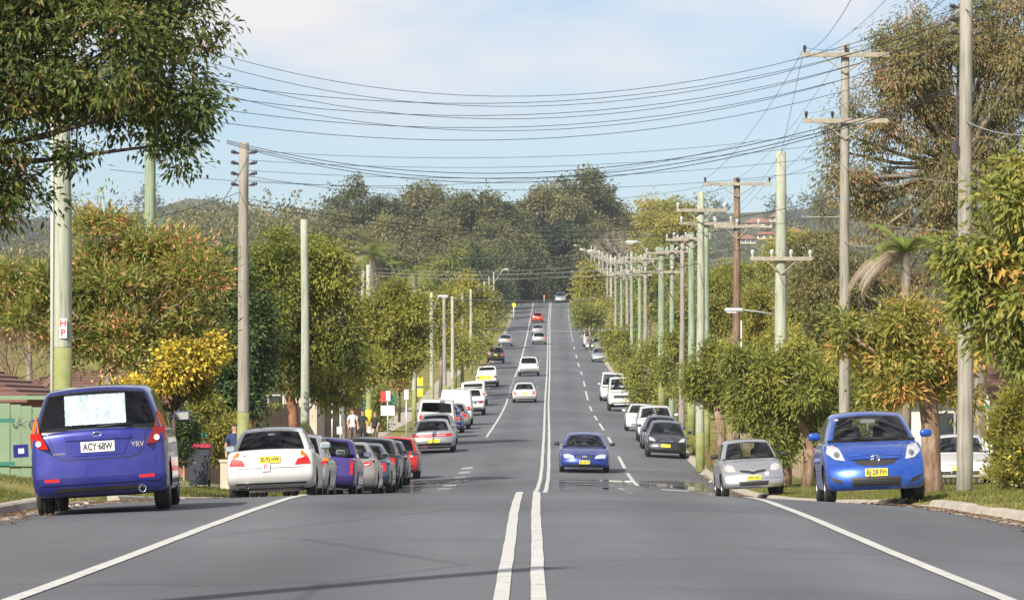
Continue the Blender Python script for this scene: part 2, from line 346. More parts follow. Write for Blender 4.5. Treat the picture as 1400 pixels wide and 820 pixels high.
# glossy strips added on dry road past the crest, imitating heat mirage reflections
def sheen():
    m, n, l, b = nodes('mirage_gloss'); g = n.new('ShaderNodeNewGeometry'); mp = n.new('ShaderNodeMapping'); mp.inputs['Scale'].default_value = (.22, .9, .3)
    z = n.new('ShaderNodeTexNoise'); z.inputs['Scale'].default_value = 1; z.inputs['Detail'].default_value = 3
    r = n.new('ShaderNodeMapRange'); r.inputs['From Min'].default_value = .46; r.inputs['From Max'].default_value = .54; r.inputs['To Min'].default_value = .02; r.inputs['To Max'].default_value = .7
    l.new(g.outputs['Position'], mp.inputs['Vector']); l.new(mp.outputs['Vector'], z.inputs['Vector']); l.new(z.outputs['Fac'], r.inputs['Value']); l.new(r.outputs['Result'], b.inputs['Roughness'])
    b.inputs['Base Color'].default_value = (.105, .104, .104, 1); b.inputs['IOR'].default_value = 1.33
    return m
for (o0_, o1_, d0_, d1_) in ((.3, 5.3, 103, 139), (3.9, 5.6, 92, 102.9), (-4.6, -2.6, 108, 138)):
    tag(strip('mirage_strip', np.arange(d0_, d1_ + .1, 1.0), np.arange(o0_, o1_ + .01, .5), lambda O, D: road_z(O, D) + .004, sheen()), 'added glossy strip past the crest imitating heat mirage reflections', 'road', 'added mirage strips', 'structure')
# kerbs: concrete stones, each a piece near the camera
kroot = empty('kerb', (0, 0, 0)); tag(kroot, 'weathered pale concrete kerb along both edges of the road', 'kerb', kind='structure')
def kerb_piece(side, d0, d1, n=2, drop=0.0):
    ds = np.linspace(d0 + .012, d1 - .012, n + 1); mb = MB(); prof = []
    for d in ds:
        h = float(hw(d)); e = float(road_z(side * h, d))
        pr = [(h - .30, e - .1), (h - .30, e + .012), (h - .03, e + .004), (h, e + .055 - drop), (h + .03, e + .115 - drop), (h + .07, e + .134 - drop), (h + .20, e + .138 - drop), (h + .20, e - .1)]
        prof.append([(side * o + float(cx(d)), d, z) for o, z in pr])
    m = len(prof[0]); vs = [p for r in prof for p in r]
    fs = [(i * m + j, i * m + j + 1, (i + 1) * m + j + 1, (i + 1) * m + j) for i in range(n) for j in range(m - 1)]
    fs += [tuple(range(m)), tuple(range(n * m + m - 1, n * m - 1, -1))]
    mb.add(vs, fs); return mb.build('kerb_stone', M['kerb'], kroot)
for side in (-1, 1):
    d = 40.0
    while d < 150:
        ln = random.uniform(2.2, 2.9)
        gap = (side > 0 and 62.3 < d < 66) or (side < 0 and 53 < d < 61)
        kerb_piece(side, d, d + ln, 2, .10 if gap else random.uniform(-.008, .012)); d += ln
    kerb_piece(side, d, 700, 150)
# footpath on the left
fp = strip('footpath', np.concatenate([np.arange(80, 420, 3.0), np.arange(420, 640, 8)]), [-9.3, -8.6, -7.9], lambda O, D: ground_z(O + cx(D), D) + .012, M['path'])
tag(fp, 'narrow tan concrete footpath beside the left verge', 'footpath', kind='structure')
for d0, d1 in ((183, 187), (262, 267)):
    tag(strip('driveway', np.arange(d0, d1 + .1, 1.0), [-12, -9.3, -7.9, -6.9, -6.2], lambda O, D: ground_z(O + cx(D), D) + .03, M['asphalt']), 'dark driveway crossing the footpath', 'driveway', 'driveways', kind='structure')
# verge grass blades (uncountable)
def blades(name, label, n, o0, o1, d0, d1, side, cols, h0=.03, h1=.07, dens=None):
    d = d0 + (d1 - d0) * rng.random(n) ** 1.25; o = side * (o0 + (o1 - o0) * rng.random(n) ** 1.2)
    k = .5 + .5 * np.sin(d * 1.7 + o * 2.1) * np.sin(d * .61 - o * 1.3)
    keep = rng.random(n) < .45 + .55 * k; d, o, k = d[keep], o[keep], k[keep]
    keep = np.abs(o) > hw(d) + .22; d, o, k = d[keep], o[keep], k[keep]
    n = len(d); x = o + cx(d); z = ground_z(x, d)
    h = (h0 + (h1 - h0) * rng.random(n)) * (.6 + .8 * k); a = rng.random(n) * 6.283; w = .007 + .01 * rng.random(n)
    le = (rng.random((n, 2)) - .5) * h[:, None] * 1.3
    co = np.empty((n, 3, 3)); c, s_ = np.cos(a) * w, np.sin(a) * w
    co[:, 0] = np.stack([x - c, d - s_, z - .01], 1); co[:, 1] = np.stack([x + c, d + s_, z - .01], 1); co[:, 2] = np.stack([x + le[:, 0], d + le[:, 1], z + h], 1)
    hue = np.repeat(np.clip(.5 + .5 * (k - .5) + .25 * rng.standard_normal(n), 0, 1), 3)
    o = link(name, np_mesh(name, co.reshape(-1, 3), np.arange(n * 3).reshape(-1, 3), [leaf_mat(name, cols, gain=1.0)], hue))
    tag(o, label, 'grass', kind='stuff'); return o
def litter_leaves(side, label, n=3500):
    d = 44 + 110 * rng.random(n) ** 1.4; o = side * (hw(d) - .02 - .75 * rng.random(n) ** 2.2); x = o + cx(d); z = road_z(o, d) + .012
    a = rng.random(n) * 6.283; s_ = .018 + .035 * rng.random(n); co = np.empty((n, 3, 3))
    for k in range(3): co[:, k] = np.stack([x + np.cos(a + k * 2.1) * s_, d + np.sin(a + k * 2.1) * s_, z + .03 * rng.random(n)], 1)
    lk = link('leaf_litter', np_mesh('leaf_litter', co.reshape(-1, 3), np.arange(n * 3).reshape(-1, 3), [leaf_mat('leaf_litter', [(0, (.10, .05, .025)), (.6, (.22, .13, .06)), (1, (.34, .24, .13))], gain=1.0)], np.repeat(rng.random(n), 3))); tag(lk, label, 'leaf litter', kind='stuff')
litter_leaves(-1, 'dry brown leaves gathered in the left gutter'); litter_leaves(1, 'dry brown leaves gathered in the right gutter')
GR = [(0, (.23, .18, .07)), (.45, (.16, .17, .035)), (1, (.085, .125, .02))]
blades('verge_grass', 'patchy green and straw grass on the left verge', 90000, 6.1, 12, 48, 190, -1, GR)
blades('verge_grass', 'patchy green and straw grass on the right verge', 90000, 6.1, 13, 50, 190, 1, [(0, (.27, .21, .07)), (.45, (.17, .18, .035)), (1, (.11, .15, .02))])
blades('dry_grass', 'tall dry straw grass by the right kerb', 9000, 6.3, 8.2, 138, 175, 1, [(0, (.35, .24, .09)), (1, (.24, .2, .07))], .15, .5)

# ------------------------------------------------------------------ vehicles
def pch(x, tab):
    xs = np.array([t[0] for t in tab], float); ys = np.array([t[1] for t in tab], float)
    x = np.clip(np.asarray(x, float), xs[0], xs[-1]); n = len(xs)
    h = np.diff(xs); dl = np.diff(ys) / h; m = np.zeros(n)
    for i in range(1, n - 1):
        m[i] = 0 if dl[i - 1] * dl[i] <= 0 else 2 * dl[i - 1] * dl[i] / (dl[i - 1] + dl[i])
    m[0], m[-1] = dl[0], dl[-1]
    i = np.clip(np.searchsorted(xs, x, 'right') - 1, 0, n - 2); t = (x - xs[i]) / h[i]
    return ((2*t**3-3*t**2+1)*ys[i] + (t**3-2*t**2+t)*h[i]*m[i] + (-2*t**3+3*t**2)*ys[i+1] + (t**3-t**2)*h[i]*m[i+1])
def axis_lines(a, r, n, extra=()):
    e = [-a, -a + .22 * r, -a + .55 * r, -a + r]
    v = e + list(np.linspace(-a + r, a - r, n + 1)[1:-1]) + [-q for q in e[::-1]]
    v = np.array(v)
    for x in extra:
        v = v[np.abs(v - x) > .012] if len(v) else v
    return np.unique(np.round(np.concatenate([v, list(extra)]), 5))
def rbox(xs, ys, zs, r, bottom=True):
    """rounded box surface: verts, quads, face side, face centre in box space"""
    ext = np.array([xs[-1], ys[-1], zs[-1]]); idx = {}; V = []; Fc = []; side = []; cen = []
    A = (xs, ys, zs)
    def vid(i, j, k):
        if (i, j, k) not in idx: idx[(i, j, k)] = len(V); V.append((xs[i], ys[j], zs[k]))
        return idx[(i, j, k)]
    for ax in range(3):
        p, q = [(1, 2), (0, 2), (0, 1)][ax]
        for end in (0, len(A[ax]) - 1):
            if ax == 2 and end == 0 and not bottom: continue
            for a in range(len(A[p]) - 1):
                for b in range(len(A[q]) - 1):
                    c = []
                    for da, db in ((0, 0), (1, 0), (1, 1), (0, 1)):
                        t = [0, 0, 0]; t[ax] = end; t[p] = a + da; t[q] = b + db; c.append(vid(*t))
                    Fc.append(c); side.append((ax, 1 if end else -1))
                    m = [0, 0, 0]; m[ax] = A[ax][end]; m[p] = (A[p][a] + A[p][a + 1]) / 2; m[q] = (A[q][b] + A[q][b + 1]) / 2; cen.append(m)
    P = np.array(V); lim = ext - r; 
    lo = -lim.copy()
    if not bottom: lo[2] = -ext[2]
    Q = np.clip(P, lo, lim); N = P - Q; ln = np.linalg.norm(N, axis=1, keepdims=True); ln[ln == 0] = 1
    return Q + N / ln * r * (ln > 0), Fc, side, np.array(cen)
def sub_mesh(name, V, faces, mats, smooth=True, mi=None):
    used = sorted({i for f in faces for i in f}); mp = {o: i for i, o in enumerate(used)}
    me = bpy.data.meshes.new(name); me.from_pydata([tuple(V[i]) for i in used], [], [tuple(mp[i] for i in f) for f in faces])
    for m in (mats if isinstance(mats, list) else [mats]): me.materials.append(m)
    if mi: me.polygons.foreach_set('material_index', mi)
    me.polygons.foreach_set('use_smooth', [smooth] * len(faces))
    return me
def fix_normals(me):
    bm = bmesh.new(); bm.from_mesh(me); bmesh.ops.recalc_face_normals(bm, faces=bm.faces); bm.to_mesh(me); bm.free()
def patch(bvh, pts, sgn, off, thick, grid=.06, axis='y', fit=False):
    """a polygon drawn in (x, z) wrapped on the body as a thin raised skin; sgn -1 rear face, +1 front face"""
    bm = bmesh.new(); vs = [bm.verts.new((p[0], 0, p[1])) for p in pts]; bm.faces.new(vs)
    x0, x1 = min(p[0] for p in pts), max(p[0] for p in pts); z0, z1 = min(p[1] for p in pts), max(p[1] for p in pts)
    for c, no, a, b in ((0, (1, 0, 0), x0, x1), (2, (0, 0, 1), z0, z1)):
        n = int((b - a) / grid)
        for i in range(1, n + 1):
            q = a + (b - a) * i / (n + 1); co = (q, 0, 0) if c == 0 else (0, 0, q)
            bmesh.ops.bisect_plane(bm, geom=bm.verts[:] + bm.edges[:] + bm.faces[:], plane_co=co, plane_no=no)
    def hit(x, z):
        if axis == 'y':
            r = bvh.ray_cast(Vector((x, sgn * 6, z)), Vector((0, -sgn, 0)))
            return None if r[0] is None else r[0].y
        r = bvh.ray_cast(Vector((sgn * 6, x, z)), Vector((-sgn, 0, 0)))
        return None if r[0] is None else r[0].x
    ys = {}
    for v in bm.verts: ys[v] = hit(v.co.x, v.co.z)
    good = [y for y in ys.values() if y is not None]
    if not good: bm.free(); return [], []
    mean = sum(good) / len(good)
    if fit:      # a flat lens laid over the surface instead of a wrapped skin
        A_ = np.array([(1, v.co.x, v.co.z) for v in bm.verts if ys[v] is not None]); k_ = np.linalg.lstsq(A_, np.array(good), rcond=None)[0]
        res = [ys[v] - (k_[0] + k_[1] * v.co.x + k_[2] * v.co.z) for v in bm.verts if ys[v] is not None]
        ex_ = min(res) if sgn < 0 else max(res)
        for v in bm.verts: ys[v] = k_[0] + k_[1] * v.co.x + k_[2] * v.co.z + ex_ * .6
    V = []; ix = {}
    for v in bm.verts:
        y = ys[v] if ys[v] is not None else mean
        ix[v] = len(V); V.append((v.co.x, y + sgn * off, v.co.z) if axis == 'y' else (y + sgn * off, v.co.x, v.co.z))
    Fs = [tuple(ix[v] for v in f.verts) for f in bm.faces]
    back = {}
    for e in bm.edges:
        if len(e.link_faces) == 1:
            q = []
            for v in e.verts:
                if v not in back:
                    p = V[ix[v]]; back[v] = len(V)
                    V.append((p[0], p[1] - sgn * thick, p[2]) if axis == 'y' else (p[0] - sgn * thick, p[1], p[2]))
                q.append(v)
            Fs.append((ix[q[0]], ix[q[1]], back[q[1]], back[q[0]]))
    bm.free(); return V, Fs
def text_mesh(txt, size, m, depth=.004, align='CENTER', bold=0.0):
    c = bpy.data.curves.new('lettering', 'FONT'); c.body = txt; c.size = size; c.extrude = depth; c.align_x = align; c.align_y = 'CENTER'; c.offset = bold
    c.resolution_u = 3
    o = bpy.data.objects.new('lettering', c); COL.objects.link(o)
    dg = bpy.context.evaluated_depsgraph_get(); me = bpy.data.meshes.new_from_object(o.evaluated_get(dg))
    bpy.data.objects.remove(o); bpy.data.curves.remove(c)
    me.materials.clear(); me.materials.append(m)
    return me
def mesh_rbox(name, d, r, m, n=2):
    V, Fc, _, _ = rbox(axis_lines(d[0] / 2, r, n), axis_lines(d[1] / 2, r, n), axis_lines(d[2] / 2, r, n), r)
    me = sub_mesh(name, V, Fc, m); fix_normals(me); return me
_seat = mesh_rbox('seat', (.5, .18, .62), .07, M['seat']); _head = mesh_rbox('headrest', (.27, .1, .19), .045, M['seat'])
_mb = MB(); _mb.tube([(.19 * math.cos(a), 0, .19 * math.sin(a)) for a in np.linspace(0, 2 * math.pi, 17)], .014, 6); _mb.box((0, 0, 0), (.36, .02, .05)); _wheelm = _mb.mesh('steering_wheel', M['plastic'], True)
def wheel_meshes(r, w):
    mb = MB(); a = r * .64
    mb.lathe([(a, -w/2+.01), (a+.02, -w/2), (r-.035, -w/2+.002), (r-.012, -w/2+.018), (r, -w/2+.04), (r, -w*.17), (r-.008, -w*.15), (r-.008, -w*.12), (r, -w*.1), (r, w*.1), (r-.008, w*.12), (r-.008, w*.15), (r, w*.17), (r, w/2-.04), (r-.012, w/2-.018), (r-.035, w/2-.002), (a+.02, w/2), (a, w/2-.01), (a, -w/2+.01)], axis='x', n=28)
    t = mb.mesh('wheel', M['tyre'], True)
    mb = MB(); o = w * .36
    mb.lathe([(a, -w/2+.02), (a, w/2-.02), (a-.03, w/2-.01), (a-.045, o-.03), (a-.045, -w/2+.03)], axis='x', n=24)
    for k in range(7):
        g = 2 * math.pi * k / 7; ro = Matrix.Rotation(g, 3, 'X')
        mb.box(ro @ Vector((0, 0, a * .5)) + Vector((o - .01, 0, 0)), (.03, .055, a * .92), 0, ro)
    mb.lathe([(.001, o + .012), (.05, o + .01), (.055, o - .02)], axis='x', n=12)
    mb.lathe([(.001, o - .06), (a - .04, o - .06)], axis='x', n=16, mi=1)
    return t, mb.mesh('rim', [M['rim'], M['under']], False)
_wm = {}
TYPES = {
 'hatch': dict(L=3.75, W=1.69, H=1.52, belt=.98, ztop=[(0,.99),(.6,.99),(.78,.97),(.9,.84),(1,.70)], zbot=[(0,.30),(.12,.22),(.85,.20),(1,.22)],
    plan=[(0,.96),(.15,1),(.8,1),(1,.95)], side=[(0,.95),(.25,.985),(.6,1),(.85,.985),(1,.95)], rear=[(0,.09),(.25,0),(.5,.01),(1,.09)], front=[(0,.06),(.3,0),(.6,.03),(1,.12)],
    bow=.12, bowf=.17, cb=(.035,.80), cr=(.10,.56), cw=(.93,.70), wheels=(.19,.80), wr=.295),
 'sedan': dict(L=4.6, W=1.78, H=1.44, belt=.93, ztop=[(0,.93),(.04,.985),(.18,.985),(.3,.95),(.72,.94),(.86,.82),(1,.66)], zbot=[(0,.30),(.12,.2),(.85,.18),(1,.2)],
    plan=[(0,.95),(.15,1),(.82,1),(1,.94)], side=[(0,.945),(.25,.985),(.6,1),(.85,.98),(1,.93)], rear=[(0,.10),(.3,0),(.6,.02),(1,.06)], front=[(0,.06),(.3,0),(.6,.03),(1,.14)],
    bow=.13, bowf=.2, cb=(.13,.765), cr=(.29,.56), cw=(.92,.66), wheels=(.20,.80), wr=.31),
 'suv': dict(L=4.6, W=1.84, H=1.72, belt=1.12, ztop=[(0,1.12),(.6,1.12),(.76,1.09),(.9,1.0),(1,.86)], zbot=[(0,.38),(.12,.30),(.85,.28),(1,.32)],
    plan=[(0,.965),(.15,1),(.82,1),(1,.95)], side=[(0,.95),(.25,.99),(.6,1),(.85,.985),(1,.95)], rear=[(0,.10),(.25,0),(.5,.02),(1,.06)], front=[(0,.06),(.3,0),(.6,.03),(1,.10)],
    bow=.12, bowf=.2, cb=(.025,.76), cr=(.08,.54), cw=(.93,.74), wheels=(.20,.81), wr=.36),
 'van': dict(L=4.8, W=1.80, H=1.98, belt=1.15, ztop=[(0,1.15),(.75,1.15),(.86,1.08),(.95,.95),(1,.84)], zbot=[(0,.34),(.12,.28),(.85,.26),(1,.28)],
    plan=[(0,.97),(.1,1),(.85,1),(1,.88)], side=[(0,.95),(.25,1),(.6,1),(.85,.995),(1,.98)], rear=[(0,.06),(.2,0),(.4,.03),(1,.05)], front=[(0,.04),(.3,0),(.6,.03),(1,.12)],
    bow=.05, bowf=.2, cb=(.015,.90), cr=(.03,.68), cw=(.97,.86), wheels=(.2,.82), wr=.32),
 'ute': dict(L=5.0, W=1.84, H=1.72, belt=1.08, ztop=[(0,1.05),(.42,1.05),(.72,1.06),(.88,.98),(1,.82)], zbot=[(0,.44),(.12,.34),(.85,.28),(1,.30)],
    plan=[(0,.96),(.15,1),(.82,1),(1,.88)], side=[(0,.94),(.25,.99),(.6,1),(.85,.985),(1,.96)], rear=[(0,.06),(.25,0),(.5,.02),(1,.02)], front=[(0,.06),(.3,0),(.6,.03),(1,.12)],
    bow=.04, bowf=.2, cb=(.40,.76), cr=(.43,.57), cw=(.93,.74), wheels=(.22,.81), wr=.34),
}
PAINTS = {}
def get_paint(name, col, metal):
    if name not in PAINTS: PAINTS[name] = paint('paint_' + name, col, metal)
    return PAINTS[name]
ROOF_TYPES = {}
def vehicle(name, label, cat, typ, pnt, px, d, away=True, group=None, yaw=0.0, roll=0.0, over=None, rear=None, frnt=None, hi=False, extras=None, x=None, glass_h=(.17, .88), glass_u=.84, fu=.90):
    T = dict(TYPES[typ]); T.update(over or {})
    L, Wd, H = T['L'], T['W'], T['H']; pm = get_paint(*pnt)
    X = (px - CX) * d / F if x is None else x
    # resting plane from the ground under the wheels
    yb = d if away else d
    mid = d + (L / 2 if away else L / 2)
    slope = (float(cx(mid + 3)) - float(cx(mid - 3))) / 6
    hd = -math.atan(slope) + yaw + (0 if away else math.pi)
    ca, sa = math.cos(hd), math.sin(hd)
    ex, ey = Vector((ca, sa, 0)), Vector((-sa, ca, 0))
    C = Vector((X, d, 0)) + (ey if away else -ey) * (L / 2) * 1.0
    wb0, wb1 = (T['wheels'][0] - .5) * L, (T['wheels'][1] - .5) * L; tr = Wd / 2 - .12
    P = {}
    for a, u in (('r', wb0), ('f', wb1)):
        for b, s_ in (('l', -tr), ('g', tr)):
            q = C + ex * s_ + ey * u; P[a + b] = Vector((q.x, q.y, gz(q.x, q.y)))
    fwd = ((P['fl'] + P['fg']) - (P['rl'] + P['rg'])).normalized(); rt = ((P['fg'] + P['rg']) - (P['fl'] + P['rl'])).normalized()
    rt = (rt + Vector((0, 0, roll))).normalized()
    up = rt.cross(fwd).normalized(); rt = fwd.cross(up)
    o0 = (P['fl'] + P['fg'] + P['rl'] + P['rg']) / 4 - fwd * (wb0 + wb1) / 2
    root = empty(name); root.matrix_world = Matrix(((rt.x, fwd.x, up.x, o0.x), (rt.y, fwd.y, up.y, o0.y), (rt.z, fwd.z, up.z, o0.z), (0, 0, 0, 1)))
    tag(root, label, cat, group)
    a, b, c = Wd / 2, L / 2, .36; r = .068
    nn = (14, 26, 8) if hi else (8, 16, 6)
    V, Fc, sd, ce = rbox(axis_lines(a, r, nn[0]), axis_lines(b, r, nn[1]), axis_lines(c, r, nn[2]), r)
    u, t, h = V[:, 0] / a, (V[:, 1] + b) / (2 * b), (V[:, 2] + c) / (2 * c)
    zb, zt = pch(t, T['zbot']), pch(t, T['ztop']) - .035 * u * u
    z = zb + h * (zt - zb); xx = V[:, 0] * pch(t, T['plan']) * pch(h, T['side'])
    yr = -b + pch(h, T['rear']) + T['bow'] * np.abs(u) ** 2.6; yf = b - pch(h, T['front']) - T['bowf'] * np.abs(u) ** 2.4
    Vb = np.stack([xx, yr + (yf - yr) * t, z], 1)
    Fc = [t for q in Fc for t in ((q[0], q[1], q[2]), (q[0], q[2], q[3]))]
    bm = bmesh.new(); bv = [bm.verts.new(p) for p in Vb]
    for f in Fc: bm.faces.new([bv[i] for i in f])
    # wheel arches
    for wy in (wb0, wb1):
        R_ = T['wr'] + .06
        loc = [f for f in bm.faces if abs(f.calc_center_median().y - wy) < R_ + .25 and abs(f.calc_center_median().x) > a * .55 and f.calc_center_median().z < T['wr'] + R_ + .2]
        for k in range(9):
            g = math.pi * (k - .5) / 8 - .06; nv = Vector((0, math.cos(g), math.sin(g)))
            geom = list({v for f in loc for v in f.verts}) + list({e for f in loc for e in f.edges}) + loc
            rs = bmesh.ops.bisect_plane(bm, geom=geom, plane_co=Vector((0, wy, T['wr'])) + nv * R_, plane_no=nv)
            loc = [f for f in bm.faces if abs(f.calc_center_median().y - wy) < R_ + .25 and abs(f.calc_center_median().x) > a * .55 and f.calc_center_median().z < T['wr'] + R_ + .2]
        dl = []
        for f in loc:
            m = f.calc_center_median(); dy, dz = m.y - wy, m.z - T['wr']
            if max(dy * math.cos(math.pi * (k - .5) / 8 - .06) + dz * math.sin(math.pi * (k - .5) / 8 - .06) for k in range(9)) < R_ - .001: dl.append(f)
        bmesh.ops.delete(bm, geom=dl, context='FACES')
    bm.verts.index_update()
    # cabin
    zl = T['belt'] - .08; Hc = H - zl
    yb0, yb1 = (T['cb'][0] - .5) * L, (T['cb'][1] - .5) * L; yr0, yr1 = (T['cr'][0] - .5) * L, (T['cr'][1] - .5) * L
    ca_, cb_, cc_ = a * T['cw'][0], (yb1 - yb0) / 2, Hc / 2; rr = .075
    wr_ = T['cw'][1] / T['cw'][0]
    g0, g1 = glass_h; h_of = lambda q: (q * 2 - 1) * cc_
    vp = T.get('pillars', [(.10, .30), (.33, .56), (.59, .84)] if typ != 'ute' else [(.15, .80)])
    sx = [s_ * ca_ * q for q in (glass_u, fu) for s_ in (-1, 1)] + [s_ * ca_ * (q + .035) for q in (glass_u, fu) for s_ in (-1, 1)]
    sy = [(q * 2 - 1) * cb_ for pr in vp for q in pr]
    V2, F2, sd2, ce2 = rbox(axis_lines(ca_, rr, 6 if not hi else 10, sx), axis_lines(cb_, rr, 6, sy), axis_lines(cc_, rr, 5, [h_of(q) for q in (g0, g1, g0 - .045, g1 + .045)]), rr, False)
    u, v, h = V2[:, 0] / ca_, (V2[:, 1] + cb_) / (2 * cb_), (V2[:, 2] + cc_) / (2 * cc_)
    hx = h ** 1.25
    wdt = 1 + (wr_ - 1) * hx
    endp = pch(v, [(0, .97), (.15, 1), (.75, 1), (1, .93)]) 
    xr = V2[:, 0] * wdt * endp
    e0 = yb0 + (yr0 - yb0) * h ** T.get('pr', 1.1) + T['bow'] * .55 * np.abs(u) ** 2.2
    e1 = yb1 + (yr1 - yb1) * h ** 1.08 - T['bowf'] * .55 * np.abs(u) ** 2.2
    zr = zl + h * Hc - .045 * u * u * h - .05 * (2 * v - 1) ** 2 * h ** 3
    Vc = np.stack([xr, e0 + (e1 - e0) * v, zr], 1)
    groups = {}
    for f, s_, m in zip(F2, sd2, ce2):
        hu, uu, vv = (m[2] + cc_) / (2 * cc_), abs(m[0]) / ca_, (m[1] + cb_) / (2 * cb_)
        key = 'body'
        if s_[0] == 1:
            lim = glass_u if s_[1] < 0 else fu
            nm = 'rear_window' if s_[1] < 0 else 'windscreen'
            if s_[1] < 0 and T.get('blind'): key = 'body'
            elif uu < lim and g0 < hu < g1: key = nm
            elif uu < lim + .035 and g0 - .045 < hu < g1 + .045: key = 'rubber' + str(s_[1])
        elif s_[0] == 0 and g0 < hu < g1:
            for k, pr in enumerate(vp):
                if pr[0] < vv < pr[1]: key = 'side_window' + ('+' if s_[1] > 0 else '-') + str(k)
            if T.get('blind') and key.startswith('side_window') and vv < .6: key = 'body'
        groups.setdefault(key, []).append(f)
    tri = lambda fs: [t for q in fs for t in ((q[0], q[1], q[2]), (q[0], q[2], q[3]))]
    bm.verts.index_update(); bm.verts.ensure_lookup_table()
    loose = [q for q in bm.verts if not q.link_faces]; bmesh.ops.delete(bm, geom=loose, context='VERTS')
    bmesh.ops.recalc_face_normals(bm, faces=bm.faces)
    me = bpy.data.meshes.new('body'); bm.to_mesh(me); me.materials.append(pm); me.polygons.foreach_set('use_smooth', [True] * len(me.polygons))
    bvh0 = BVHTree.FromPolygons([tuple(p) for p in Vb] + [tuple(p) for p in Vc], [tuple(f) for f in Fc] + [tuple(i + len(Vb) for i in f) for f in tri(F2)])
    bm.free()
    body = link('body', me, root)
    q = sub_mesh('roof', Vc, tri(groups.pop('body')), pm); fix_normals(q); link('roof', q, root)
    for rk in [k for k in groups if k.startswith('rubber')]:
        q = sub_mesh('window_seal', Vc, groups.pop(rk), M['rubber']); fix_normals(q); link('window_seal', q, root)
    for k, fs in groups.items():
        q = sub_mesh('window', Vc, tri(fs), M['glass']); fix_normals(q); link(k.split('_')[0] + '_window' if k.startswith('side') else k, q, root)
    # underbody, wheels
    mb = MB(); mb.box((0, 0, .42), (Wd - .46, L * .84, .34)); mb.box((0, (yb0 + yb1) / 2, T['belt'] + .005), (Wd * .86, (yb1 - yb0) * .88, .03))
    mb.build('underbody', M['under'], root)
    key = (round(T['wr'], 3)); 
    if key not in _wm: _wm[key] = wheel_meshes(T['wr'], .19 if T['wr'] < .33 else .22)
    for wy in (wb0, wb1):
        for s_ in (-1, 1):
            w = link('wheel', _wm[key][0], root); w.location = (s_ * (Wd / 2 - .115), wy, T['wr'])
            ri = link('rim', _wm[key][1], w)
            if s_ < 0: w.rotation_euler = (0, 0, math.pi)
    # seats
    zs = T['belt'] - .12; yf_ = yb0 + (yb1 - yb0) * (.56 if typ != 'ute' else .3)
    for s_ in (-1, 1):
        o = link('seat', _seat, root); o.location = (s_ * .36, yf_, zs + .08); o.rotation_euler = (R(12), 0, 0)
        q = link('headrest', _head, root); q.location = (s_ * .36, yf_ - .11, min(zs + .48, H - .17))
    if typ in ('hatch', 'sedan', 'suv') :
        for s_ in (-1, 1):
            q = link('headrest', _head, root); q.location = (s_ * .36, yb0 + (yb1 - yb0) * .22, min(zs + .30, H - .22))
    q = link('steering_wheel', _wheelm, root); q.location = (.36, yb0 + (yb1 - yb0) * .76, T['belt'] + .04); q.rotation_euler = (R(-25), 0, 0)
    # mirrors
    mc = M['plastic'] if T.get('dark_mirrors') else pm
    for s_ in (-1, 1):
        mm = mesh_rbox('mirror', (.2, .11, .125), .045, mc, 2); o = link('mirror', mm, root); o.location = (s_ * (Wd / 2 + .09), yb1 - .42 * (1 if typ != 'van' else .8), T['belt'] + .09)
        mb = MB(); mb.box((0, -.057, 0), (.16, .006, .09)); mb.build('mirror_glass', M['mirrorglass'], o)
    # end details wrapped on the body
    def put(spec, sgn, parent=root):
        nm, mk, pts = spec[0], spec[1], spec[2]; opt = spec[3] if len(spec) > 3 else {}
        for mir in ((1, -1) if opt.get('mir') else (1,)):
            pp = [(mir * q[0], q[1]) for q in pts]
            vs, fs = patch(bvh0, pp, sgn, opt.get('off', .008), opt.get('th', .03), opt.get('grid', .05 if hi else .11), fit=opt.get('fit', False))
            if not fs: continue
            q = MB(); q.add(vs, fs); o = q.build(nm, pm if mk == 'paint' else M[mk], parent, opt.get('smooth', False))
    def plate(sgn, x0, z0, txt, style='plate_y', w=.372, hgt=.118, tilt=0):
        r_ = bvh0.ray_cast(Vector((x0, sgn * 6, z0)), Vector((0, -sgn, 0)))
        y = (r_[0].y if r_[0] is not None else sgn * b) + sgn * .014
        r2 = bvh0.ray_cast(Vector((x0, sgn * 6, z0 + .05)), Vector((0, -sgn, 0)))
        th = 0 if r2[0] is None else math.atan2((r2[0].y - y + sgn * .014), .05) * .8
        o = link('number_plate', mesh_rbox('number_plate', (w, .008, hgt), .003, M[style], 1), root); o.location = (x0, y + sgn * .006, z0); o.rotation_euler = (-th, 0, 0)
        if txt:
            tm = text_mesh(txt, hgt * .92, M['ink'], .002, bold=.003); k = link('lettering', tm, o)
            wd = max(v.co.x for v in tm.vertices) - min(v.co.x for v in tm.vertices); sx_ = w * .88 / max(wd, .01)
            k.scale = (sx_, 1, 1); k.location = (0, sgn * .0065, -.002); k.rotation_euler = (math.pi / 2, 0, math.pi if sgn > 0 else 0)
    bt = T['belt']
    RR = rear if rear is not None else ([('tail_lamp', 'red', [(a*.60, bt-.30), (a*.97, bt-.30), (a*.97, bt-.07), (a*.66, bt-.07)], {'mir': 1}),
        ('reverse_lamp', 'lampw', [(a*.62, bt-.20), (a*.74, bt-.20), (a*.74, bt-.14), (a*.64, bt-.14)], {'mir': 1, 'off': .014}),
        ('bumper_strip', 'plastic', [(-a*.8, .36 + T['zbot'][0][1]*.3), (a*.8, .36 + T['zbot'][0][1]*.3), (a*.8, .40 + T['zbot'][0][1]*.3), (-a*.8, .40 + T['zbot'][0][1]*.3)], {}),
        ('plate', 0, bt-.24, None, 'plate_y')] )
